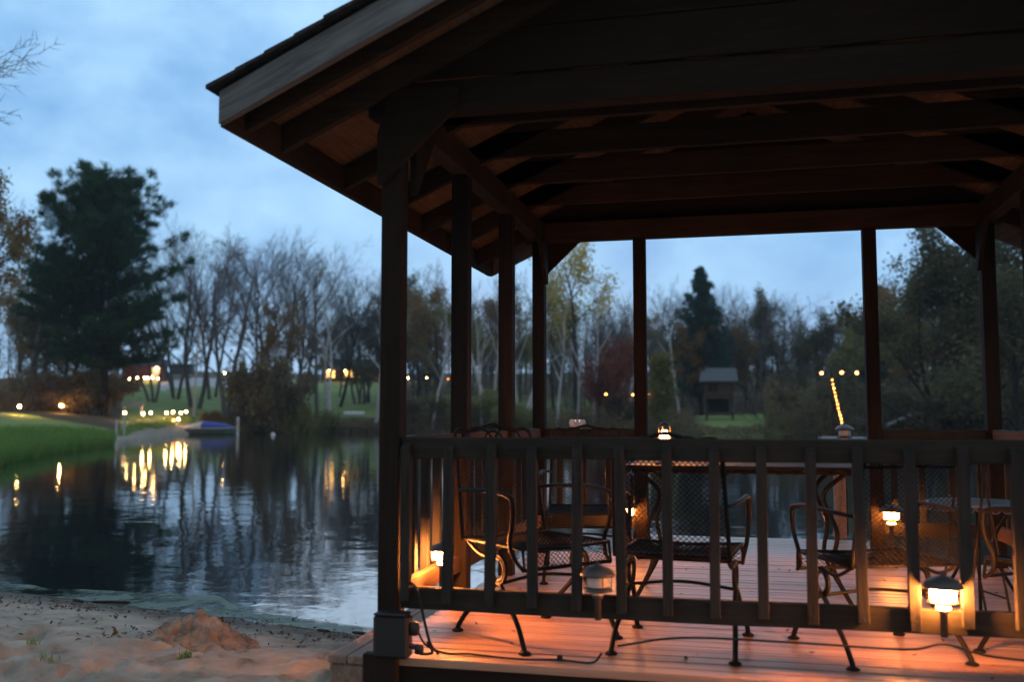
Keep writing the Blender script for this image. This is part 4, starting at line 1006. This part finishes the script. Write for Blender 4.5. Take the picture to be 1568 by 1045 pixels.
# shrubs
sh = [(410, 93, 545, 'shrubA', 'big brown bush at the water right of the white post', .75), (445, 93, 590, 'shrubC', 'twiggy bush right of the big brown bush', .9), (375, 92, 588, 'shrubC', 'twiggy bush behind the white striped post', .8),
      (470, 94, 622, 'shrubB', 'low yellow-green bush at the water right of the big bush', 1.0), (330, 90, 628, 'shrubA', 'low brown bush behind the blue-covered boat', 1.2),
      (20, 70, 555, 'shrubC', 'tall dark twiggy bush at the far left under the brown tree', 1.4), (75, 72, 560, 'shrubC', 'dark twiggy bush behind the second bank light', 1.4), (125, 74, 565, 'shrubA', 'dark bush under the left side of the pine', 1.4), (150, 82, 572, 'shrubA', 'dark bush under the pine trunk', 1.0),
      (645, 99, 600, 'shrubA', 'dark bush by the water between the first two left posts', 1.3), (690, 98, 612, 'shrubC', 'twiggy bush behind the second left post', 1.3), (735, 96, 600, 'shrubB', 'olive bush right of the second left post', 1.2), (790, 93, 622, 'shrubB', 'fern-like yellow bush right of the third left post', 1.2),
      (900, 90, 610, 'shrubC', 'twiggy bush beneath the golden tree', 1.3), (960, 88, 605, 'shrubA', 'brown bush left of the left opening post', 1.2), 
      (1172, 84, 575, 'shrubC', 'twiggy bush right of the cabin', 1.1), (1200, 82, 590, 'shrubC', 'twiggy bush at the water in the middle of the opening', 1.5), (1240, 82, 580, 'shrubA', 'brown bush left of the string of lights', 1.3), (1315, 80, 585, 'shrubC', 'twiggy bush right of the string of lights', 1.4),
      (1375, 71, 575, 'shrubC', 'twiggy bush behind the fallen birch', 1.4), (1420, 70, 590, 'shrubA', 'brown bush under the large dark tree', 1.4), (1480, 69, 580, 'shrubA', 'brown bush left of the rear right corner post', 1.4), (1550, 64, 570, 'shrubC', 'twiggy bush right of the rear right corner post', 1.4)]
for u, D, vt, kd, lb, wd in sh: tree(kd, u, D, vt, lb, 'shrubs along the far shore', wide=wd)
# the wood farther off, one mass of trunks, twigs and leaves
C = []; SG = []
for (ua, ub, da, db, va, vb, n_, per) in ((585, 830, 128, 165, 455, 520, 60, 330), (830, 1000, 122, 160, 465, 525, 50, 330), (1000, 1345, 112, 150, 465, 535, 95, 330), (1345, 1720, 84, 125, 420, 500, 60, 420), (-420, 195, 96, 140, 470, 545, 90, 330), (195, 560, 190, 230, 536, 552, 60, 60)):
    for k in range(n_):
        u = rng.uniform(ua, ub); D = rng.uniform(da, db); v = rng.uniform(va, vb); p = CAM+FWDH*D+RIGHT*D*(u-784)/F_PX; z = gz(p[0], p[1]); zt = at(u, v, D)[2]; H = max(zt-z, 1.5); wd = min(H*.2, 2.6)
        t_ = rng.random(per); hh = z+H*(1-(1-t_)*rng.random(per)**.35*.98); rr_ = wd*np.sqrt(np.clip(1-((hh-z)/H)**2.2, .02, 1))
        C.append(np.stack([p[0]+rng.normal(0, .5, per)*rr_, p[1]+rng.normal(0, .5, per)*rr_, hh], 1))
        SG.append((p[0], p[1], z-.3, p[0]+rng.normal(0, .4), p[1], z+H*.9, .14, .03))
        for _ in range(26):
            f = rng.uniform(.25, .95); a = rng.random()*6.28; q = np.array([p[0], p[1], z+H*f]); e = q+np.array([math.cos(a)*wd*.6, math.sin(a)*wd*.6, H*rng.uniform(.08, .2)]); SG.append((*q, *e, .035, .012))
V, Q = cards(rng, np.concatenate(C), .15, .35); far = raw_mesh('far_wood', V, Q, BRUSHL); tag(far, 'far grey-brown wood behind the lake shore', 'wood', kind='stuff')
V, Q = seg_mesh(SG, 4); raw_mesh('trunks', V, Q, DBARK, far)
# undergrowth along the shore, one mass
C = []
for (ua, ub, off, wdp, hgt, n_) in ((345, 470, -.3, 4, 1.2, 4200), (480, 600, 0, 5, .8, 2600), (590, 1060, -.3, 12, 2.0, 18000), (1170, 1640, -.3, 12, 4.2, 26000), (1055, 1180, -.3, 5, .55, 1800), (590, 1640, 24, 16, 5.5, 26000), (-250, 178, 36, 14, 3.6, 14000)):
    uu = rng.uniform(ua, ub, n_); D = np.interp(uu, KU, KD)+off+rng.random(n_)**1.3*wdp; x = CAM[0]+FWDH[0]*D+RIGHT[0]*D*(uu-784)/F_PX; y = CAM[1]+FWDH[1]*D+RIGHT[1]*D*(uu-784)/F_PX
    hh = hgt*(.35+.65*np.clip(.5+fbm(uu*.05, D*.3, 3), 0, 1)); C.append(np.stack([x, y, ground_z(x, y)+rng.random(n_)**1.2*hh], 1))
C = np.concatenate(C); V, Q = cards(rng, C, .17, .3)
tag(raw_mesh('undergrowth', V, Q, BRUSHL), 'brown and olive undergrowth along the far shore', 'undergrowth', kind='stuff')
# grass of the left bank
n_ = 26000; uu = rng.uniform(-150, 300, n_); df = np.interp(uu, KU, KD); D = df-.3+(rng.random(n_)**1.7)*np.minimum(26, 12+uu*0); x = CAM[0]+FWDH[0]*D+RIGHT[0]*D*(uu-784)/F_PX; y = CAM[1]+FWDH[1]*D+RIGHT[1]*D*(uu-784)/F_PX
ok = ~((uu > 178) & (D-df < 7)); x, y, D, df = x[ok], y[ok], D[ok], df[ok]; n_ = len(x); z = ground_z(x, y)
hh = rng.uniform(.15, .42, n_)*np.where(D-df < 2, 1.5, .7); a = rng.random(n_)*6.28; sx, sy = np.cos(a)*.02, np.sin(a)*.02; lx, ly = rng.normal(0, .1, n_), rng.normal(0, .1, n_)
V = np.stack([np.stack([x-sx, y-sy, z-.05], 1), np.stack([x+sx, y+sy, z-.05], 1), np.stack([x+lx+sx*.2, y+ly+sy*.2, z+hh], 1), np.stack([x+lx-sx*.2, y+ly-sy*.2, z+hh], 1)], 1).reshape(-1, 3)
tag(raw_mesh('bank_grass', V, np.arange(n_*4).reshape(-1, 4), GRASSB), 'rough green grass on the bank across the water', 'grass', kind='stuff')

# ------------------------------------------------------------------ lights along the far bank
def hit(u, v, h):           # where the ray at (u, v) comes within h above the far ground
    d = ray(u, v); d = d/(d @ FWDH)
    df = float(np.interp(u, KU, KD)); D = np.arange(df-.5, 260, .25)
    x = CAM[0]+d[0]*D; y = CAM[1]+d[1]*D; zz = CAM[2]+d[2]*D; g = ground_z(x, y)+h
    k = np.where(zz <= g)[0]; i = k[0] if len(k) else int(np.argmin(zz-g)); return np.array([x[i], y[i], zz[i]]), float(g[i]-h), D[i]
def far_lamp(u, v, label, group, h=.5, r=.07, gm=None, dome=True, D=None):
    if D: p = at(u, v, D); g = gz(p[0], p[1])
    else: p, g, D = hit(u, v, h)
    t = tag(empty('garden_light', (p[0], p[1], g)), label, 'lamp', group); zc = p[2]-g
    MB().lathe([(0, -r), (r*.7, -r*.7), (r, 0), (r*.7, r*.7), (0, r)], (0, 0, zc), 8).build('globe', gm or GLOWF, t, smooth=True)
    MB().tube([(0, 0, -.2), (0, 0, zc-r*.9)], .02, 5).build('stake', LAMPM, t)
    if dome: MB().lathe([(r*1.25, r*.95), (r*.9, r*1.35), (0, r*1.6)], (0, 0, zc), 8).build('cap', LAMPM, t)
ORD = ['first', 'second', 'third', 'fourth', 'fifth', 'sixth', 'seventh', 'eighth', 'ninth', 'tenth', 'eleventh', 'twelfth']
far_lamp(30, 623, 'left one of the two lone garden lights on the grassy bank', 'garden lights on the grassy bank', .55, .08, GLOWB)
far_lamp(94, 622, 'right one of the two lone garden lights on the grassy bank', 'garden lights on the grassy bank', .55, .08, GLOWB)
row = [(191, 632.7), (219, 634), (231, 632.7), (255, 633), (265, 631.6), (277, 633), (285, 631)]
for i, (u, v) in enumerate(row): far_lamp(u, v, f'{ORD[i]} from left of the row of garden lights left of the boat', 'row of garden lights near the boat', .6, .085)
far_lamp(273, 642.7, 'garden light low beside the bow of the covered boat, right one', 'garden lights beside the boat', .4, .09)
far_lamp(266, 644, 'dimmer orange garden light low beside the bow of the covered boat', 'garden lights beside the boat', .4, .08, GLOWO)
cl_ = [(198, 580.6), (203, 574.5), (206.5, 575.5), (210, 579), (214, 576), (222, 579), (226, 579.5), (229, 577), (233, 578.5), (243, 580.5)]
for i, (u, v) in enumerate(cl_): far_lamp(u, v, f'{ORD[i]} from left in the cluster of lights before the red shed', 'cluster of lights on the upper lawn', .6, .10)
far_lamp(344, 572, 'single light at the right end of the gravel patch', 'lights on the far lawn', .8, .11)
for i, (u, v) in enumerate([(625, 579), (640, 579.5), (653, 579), (673, 580), (686, 580)]): far_lamp(u, v, f'{ORD[i]} from left of the lights between the first two left posts', 'lights seen between the left posts', .7, .10 if i < 4 else .08, GLOWF if i < 4 else GLOWO)
for i, (u, v) in enumerate([(928, 604), (969, 605), (994, 605)]): far_lamp(u, v, f'{ORD[i]} from left of the three dim orange lights by the red maples', 'dim orange lights by the maples', .8, .06, GLOWO, D=79)
for i, (u, v) in enumerate([(1258, 572), (1289, 571), (1312, 571.5)]): far_lamp(u, v, f'{ORD[i]} from left of the three orange lights above the light string', 'orange lights above the light string', 1.0, .075, GLOWO, D=57.5)
# string of bulbs from a pole down to the far dock
a = at(1273, 575, 57); b = at(1291, 652, 53.5); g = gz(a[0], a[1])
t = tag(empty('light_string', (a[0], a[1], g)), 'long steep string of glowing bulbs running down to the far dock', 'string lights')
off = -np.array([a[0], a[1], g]); pts = spline([a+off, (a*.5+b*.5)+off+np.array([0, 0, -.12]), b+off], 12)
MB().tube(pts, .012, 5).build('cord', RUBBER, t)
MB().tube([(0, 0, -.3), (0, 0, a[2]-g+.1)], [.07, .05], 6).build('pole', DBARK, t)
for k in range(14):
    f = k/13*(len(pts)-1); i = min(int(f), len(pts)-2); p = pts[i]+(pts[i+1]-pts[i])*(f-i); r_ = float(rng.uniform(.03, .045))
    MB().lathe([(0, -r_), (r_*.7, -r_*.7), (r_, 0), (r_*.7, r_*.7), (0, r_)], p-np.array([0, 0, .05]), 7).build('bulb', GLOWS, t, smooth=True)
pd = at(1292, 661, 53)
t = tag(empty('far_dock', (pd[0], pd[1], WZ+.15), -YAW*-1), 'small pale floating dock at the foot of the light string', 'dock')
m = MB()
for k in range(10): m.box((-1.25+k*.25, -.6, .18), (-1.02+k*.25, .6, .24))
m.build('planks', ALU, t); MB().box((-1.2, -.5, -.25), (1.2, .5, .17)).build('float', HULL, t, bevel=.05)
for sx in (-1, 1): MB().tube([(sx*1.15, -.55, -.8), (sx*1.15, -.55, .6)], .05, 6).build('pile', DBARK, t)

# ------------------------------------------------------------------ boat, posts and things on the far shore
pb = at(322, 662, 84.5); t = tag(empty('moored_boat', (pb[0], pb[1], WZ), -YAW+.08), 'moored boat with a blue and white cover and dark green hull', 'boat')
m = MB(); prof = [(-2.2, .72), (-2.0, .86), (-1, .95), (0.5, .95), (1.5, .75), (2.1, .38), (2.4, .04)]
V = []; f = []
for x, wd in prof:
    ky = -.15 if x < 1.5 else -.15+.25*(x-1.5)
    V += [(x, -wd, .5+.06*(x > 1)*(x-1)), (x, -wd*.8, .05), (x, 0, ky), (x, wd*.8, .05), (x, wd, .5+.06*(x > 1)*(x-1))]
for i in range(len(prof)-1):
    for j in range(4): f.append((i*5+j, i*5+j+1, (i+1)*5+j+1, (i+1)*5+j))
f.append((0, 1, 2, 3, 4)); m.add(V, f); m.build('hull', HULL, t)
m = MB(); V = []; f = []
sec = [(-2.22, .76, .15), (-1.6, .95, .35), (-.6, 1.0, .62), (.3, .99, .58), (1.2, .86, .42), (1.8, .58, .25), (2.1, .4, .1)]
nS = 9
for x, wd, hh in sec:
    for k in range(nS):
        a = math.pi*k/(nS-1); V.append((x, -wd*math.cos(a), .5+hh*math.sin(a)**.7*(1+.08*math.sin(k*2.1+x*3))))
def cov(i0, i1, name, mt):
    mm = MB(); vv = V[i0*nS:(i1+1)*nS]; k = i1-i0
    ff = [(i*nS+j, i*nS+j+1, (i+1)*nS+j+1, (i+1)*nS+j) for i in range(k) for j in range(nS-1)]
    ff += [tuple(range(nS)), tuple(range(k*nS, (k+1)*nS))]; mm.add(vv, ff); return mm.build(name, mt, t, smooth=False)
cov(0, 2, 'white_cover', ALU); cov(2, 6, 'blue_cover', TARP)
m = MB(); 
for s in (-1, 1): m.tube([(x, s*wd*1.01, .51+.06*(x > 1)*(x-1)) for x, wd in prof], .05, 6)
m.build('gunwale', ALU, t)
def post(u, v0, v1, D, label, mt, name='mooring_post', r=.09, bands=False):
    p = at(u, v1, D); z0 = p[2]; h = at(u, v0, D)[2]-z0; t = tag(empty(name, (p[0], p[1], z0)), label, 'post', 'posts at the far landing')
    MB().tube([(0, 0, -.6), (0, 0, h)], r, 10).build('shaft', mt, t)
    if bands:
        for k in range(5): MB().lathe([(r+.004, 0), (r+.004, .07)], (0, 0, h*(.2+.15*k)), 10).build('band', DARK, t)
    MB().lathe([(r*1.1, 0), (r*1.1, .06), (0, .09)], (0, 0, h), 10).build('cap', mt, t)
post(364, 641, 667, 83, 'white post with dark bands standing in the water right of the boat', WHITEP, bands=True, r=.12)
post(178, 646, 668, 57, 'grey post at the left of the sandy landing', ALU, r=.07)
post(190, 640, 664, 60, 'thin grey post under the first garden light of the row', ALU, r=.06)
pb = at(418, 667, 80); t = tag(empty('buoy', (pb[0], pb[1], WZ)), 'small white buoy floating right of the white post', 'buoy')
MB().lathe([(0, -.15), (.15, -.08), (.2, .05), (.14, .17), (.04, .22), (0, .22)], n=12).build('float', WHITEP, t, smooth=True); MB().lathe([(.03, .22), (.03, .3), (0, .3)], n=8).build('ring', LAMPM, t)
# dark low jetty with stones left of the near post
pb = at(538, 661, 95); t = tag(empty('jetty', (pb[0], pb[1], WZ), -YAW), 'low dark timber jetty along the far bank left of the near post', 'jetty')
m = MB()
for k in range(26): m.box((-3.4+k*.26, -.6, .36), (-3.16+k*.26, .6, .42))
m.build('planks', WOODY, t); m = MB()
for k in range(5): m.tube([(-3.2+k*1.6, -.5, -.8), (-3.2+k*1.6, -.5, .35)], .09, 7)
m.build('piles', DBARK, t)
def canoe(u, v, D, ln, label, mt, rz=0, name='upturned_canoe'):
    p, g, D = hit(u, v, .15); t = tag(empty(name, (p[0], p[1], g+.02), -YAW+rz), label, 'canoe'); V = []; f = []; n = 11; kk = 9
    for i in range(n):
        x = (i/(n-1)-.5)*ln; w_ = .42*math.sqrt(max(.0, 1-(2*x/ln)**2))+.015; h_ = .34+.06*(2*x/ln)**2
        for j in range(kk): a_ = math.pi*j/(kk-1); V.append((x, -w_*math.cos(a_), (h_ if w_ > .05 else .36)*math.sin(a_)+.02))
    f = [(i*kk+j, i*kk+j+1, (i+1)*kk+j+1, (i+1)*kk+j) for i in range(n-1) for j in range(kk-1)]
    MB().add(V, f).build('hull', mt, t, smooth=True); MB().tube([(-ln/2+.1, 0, .36), (0, 0, .375), (ln/2-.1, 0, .36)], .025, 6).build('keel', mt, t)
canoe(542, 634, 100, 2.4, 'white upturned canoe lying on the bank left of the near post', WHITEP, .25)
canoe(897, 644, 92, 2.6, 'purple-grey upturned kayak lying on the shore beneath the golden tree', PURP, -.3, 'upturned_kayak')
# white bench board
p, g, D = hit(203, 625, .35); t = tag(empty('bench', (p[0], p[1], g), -YAW), 'pale bench on the lawn above the row of garden lights', 'bench')
MB().box((-.9, -.2, .42), (.9, .2, .48)).build('seat', ALU, t); MB().box((-.9, .2, .55), (.9, .24, .85)).build('backrest', ALU, t)
for sx in (-.75, .75): MB().box((sx-.04, -.18, -.1), (sx+.04, .24, .42)).build('leg', ALU, t)
# fallen birch on the right shore
t = empty('fallen_birch'); a = at(1358, 652, 66); b = at(1402, 635, 66.5); c = at(1500, 628, 67.5)
tag(t, 'fallen white birch trunk slanting over the water in the right bay', 'tree'); off = np.zeros(3)
MB().tube(spline([a, b, (b+c)/2+np.array([0, 0, .1]), c], 6), np.linspace(.13, .04, 19), 7).build('trunk', BIRCH, t, smooth=True)
m = MB()
for k in range(14):
    f = rng.uniform(.4, 1); p = b+(c-b)*f; m.tube(spline([p, p+np.array([rng.normal(0, .3), rng.normal(0, .3), rng.uniform(.2, .8)]), p+np.array([rng.normal(0, .6), rng.normal(0, .6), rng.uniform(.6, 1.5)])], 3), .015, 4)
m.build('branches', TWIG, t)

# cabin on the right shore
p = at(1102, 633, 86.5); g = p[2]
t = tag(empty('cabin', (p[0], p[1], g), -YAW-.25), 'small weathered raised cabin with a grey metal roof across the lake', 'cabin')
MB().box((-1.25, -1.0, 1.5), (1.25, 1.2, 2.95)).build('wall', SIDING, t)
m = MB(); m.prism([(-1.7, -1.35, 2.78), (1.7, -1.35, 2.78), (1.5, .1, 4.0), (-1.5, .1, 4.0)], 0, (0, .02, .08)); m.prism([(-1.5, .1, 4.0), (1.5, .1, 4.0), (1.7, 1.6, 2.85), (-1.7, 1.6, 2.85)], 0, (0, .02, .08)); m.build('roof', ROOFM, t)
w_ = MB().box((-.9, -1.02, 1.9), (-.1, -1.003, 2.6)).build('window', DARK, t); MB().box((-.55, -1.04, 1.9), (-.47, -1.021, 2.6)).build('mullion', SIDING, w_)
for x in (-1.15, 1.15):
    for y in (-.9, 1.1): MB().box((x-.08, y-.08, -1.6), (x+.08, y+.08, 1.5)).build('stilt', SIDING, t)
MB().box((-1.1, .6, .1), (.8, .9, 1.3)).build('underfloor_shade', DARK, t)  # black block standing in for the shade in the open space below
MB().box((-1.45, -.2, 2.9), (-1.27, .3, 4.4)).build('chimney', REDW, t)
m = MB()
for s in (-.2, .2): m.bar((1.2+s*.3, -1.6, 0), (1.7+s*.3, -1.15, 2.1), .06, .06)
for k in range(6): f = .12+.15*k; m.bar((1.1+.5*f, -1.6+.45*f, 2.1*f), (1.34+.5*f, -1.6+.45*f, 2.1*f), .04, .04)
m.build('ladder', BARK, t)
# red shed on the upper lawn
p, g, D = hit(190, 584, 0); t = tag(empty('shed', (p[0], p[1]+6, gz(p[0], p[1]+6)), -YAW+.15), 'dark red shed behind the cluster of lights on the upper lawn', 'shed')
MB().box((-3.6, -1.5, -.4), (2.2, 1.5, 2.1)).build('wall', REDW, t); m = MB(); m.prism([(-3.9, -1.8, 2.0), (-3.9, 1.8, 2.0), (-3.9, 0, 3.1)], 0, (6.4, 0, 0)); m.build('roof', DARKR, t)
d_ = MB().box((.6, -1.54, -.2), (1.7, -1.502, 1.8)).build('door', WHITEP, t); MB().box((1.5, -1.57, .75), (1.58, -1.541, .9)).build('handle', DARK, d_)
MB().lathe([(0, -.1), (.1, 0), (0, .1)], (1.3, -1.75, 1.75), 8).build('porch_light', GLOWF, t)
p, g, D = hit(258, 574, 0); t = tag(empty('hut', (p[0], p[1]+5, gz(p[0], p[1]+5)), -YAW), 'low dark hut right of the red shed on the upper lawn', 'hut')
MB().box((-2.2, -1.2, -.4), (1.4, 1.2, 1.6)).build('wall', DARKR, t); MB().prism([(-2.5, -1.5, 1.55), (-2.5, 1.5, 1.75), (-2.5, 1.5, 1.9), (-2.5, -1.5, 1.7)], 0, (4.2, 0, 0)).build('roof', DARKR, t)
# lit house on the hill
p = at(532, 566, 165); g = gz(p[0], p[1]); t = tag(empty('house', (p[0], p[1], min(g, p[2])), -YAW), 'low house with warmly lit porch left of the near left post', 'house')
MB().box((-4.5, 0, -1), (5.5, 5, 2.2)).build('wall', SIDING, t); MB().prism([(-5, -1.6, 2.2), (-5, 5.4, 2.2), (-5, 2, 4.0)], 0, (11, 0, 0)).build('roof', DARKR, t)
for x0, x1 in ((-3.6, -2.2), (-.4, 1.0), (1.3, 2.6)):
    f = MB().box((x0-.08, -.04, .62), (x1+.08, -.003, 1.98)).build('window', WHITEP, t); MB().box((x0, -.06, .7), (x1, -.041, 1.9)).build('pane', GLOWW, f)
for x in (-2.9, -.2, .6, 1.3, 2.0, 4.8): MB().lathe([(0, -.07), (.07, 0), (0, .07)], (x, -1.5, 1.95+.1*math.sin(x*5)), 8).build('porch_light', GLOWF, t)
for x in (-4.6, -1, 3, 5.4): MB().box((x-.07, -1.55, -1), (x+.07, -1.41, 2.2)).build('porch_post', DARK, t)
# parked pale car
p, g, D = hit(438, 575, .3); t = tag(empty('parked_car', (p[0], p[1], g), -YAW+.3), 'pale car parked on the hill above the big brown bush', 'car')
V = []; sec = [(-2.1, .55, .95, .72), (-1.9, .4, 1.0, .8), (-1.2, .35, 1.42, .82), (.3, .35, 1.45, .82), (1.0, .35, 1.0, .82), (1.9, .38, .85, .8), (2.1, .5, .75, .7)]
for x, z0, z1, wd in sec: V += [(x, -wd, z0), (x, wd, z0), (x, wd, (z0+z1)/2), (x, wd*.75, z1), (x, -wd*.75, z1), (x, -wd, (z0+z1)/2)]
f = [(i*6+j, i*6+(j+1) % 6, (i+1)*6+(j+1) % 6, (i+1)*6+j) for i in range(6) for j in range(6)]+[(5, 4, 3, 2, 1, 0), tuple(36+k for k in range(6))]
MB().add(V, f).build('body', CARP, t, smooth=True)
MB().prism([(-1.0, -.80, 1.0), (.75, -.80, 1.0), (.3, -.70, 1.36), (-.95, -.70, 1.36)], 0, (0, -.01, 0)).build('side_window', DARK, t)
for x in (-1.3, 1.3):
    for y in (-.72, .72):
        wv = MB().tube([(x, y-.1, .32), (x, y+.1, .32)], .32, 14).build('wheel', RUBBER, t); MB().tube([(x, y-.105, .32), (x, y+.105, .32)], .18, 10).build('rim', ALU, wv)

# ------------------------------------------------------------------ evening haze over the lake
hzm = bpy.data.materials.new('evening_haze'); hzm.use_nodes = True; ht = hzm.node_tree; ht.nodes.clear()
ho = N(ht, 'ShaderNodeOutputMaterial'); hv = N(ht, 'ShaderNodeVolumePrincipled'); hv.inputs['Color'].default_value = (.85, .9, .97, 1); hv.inputs['Density'].default_value = .0004; hv.inputs['Anisotropy'].default_value = .2
ht.links.new(hv.outputs[0], ho.inputs['Volume'])
tag(MB().box((-720, -720, -4), (720, 720, 34)).build('haze', hzm), 'thin bluish evening haze over the lake', 'haze', kind='stuff')
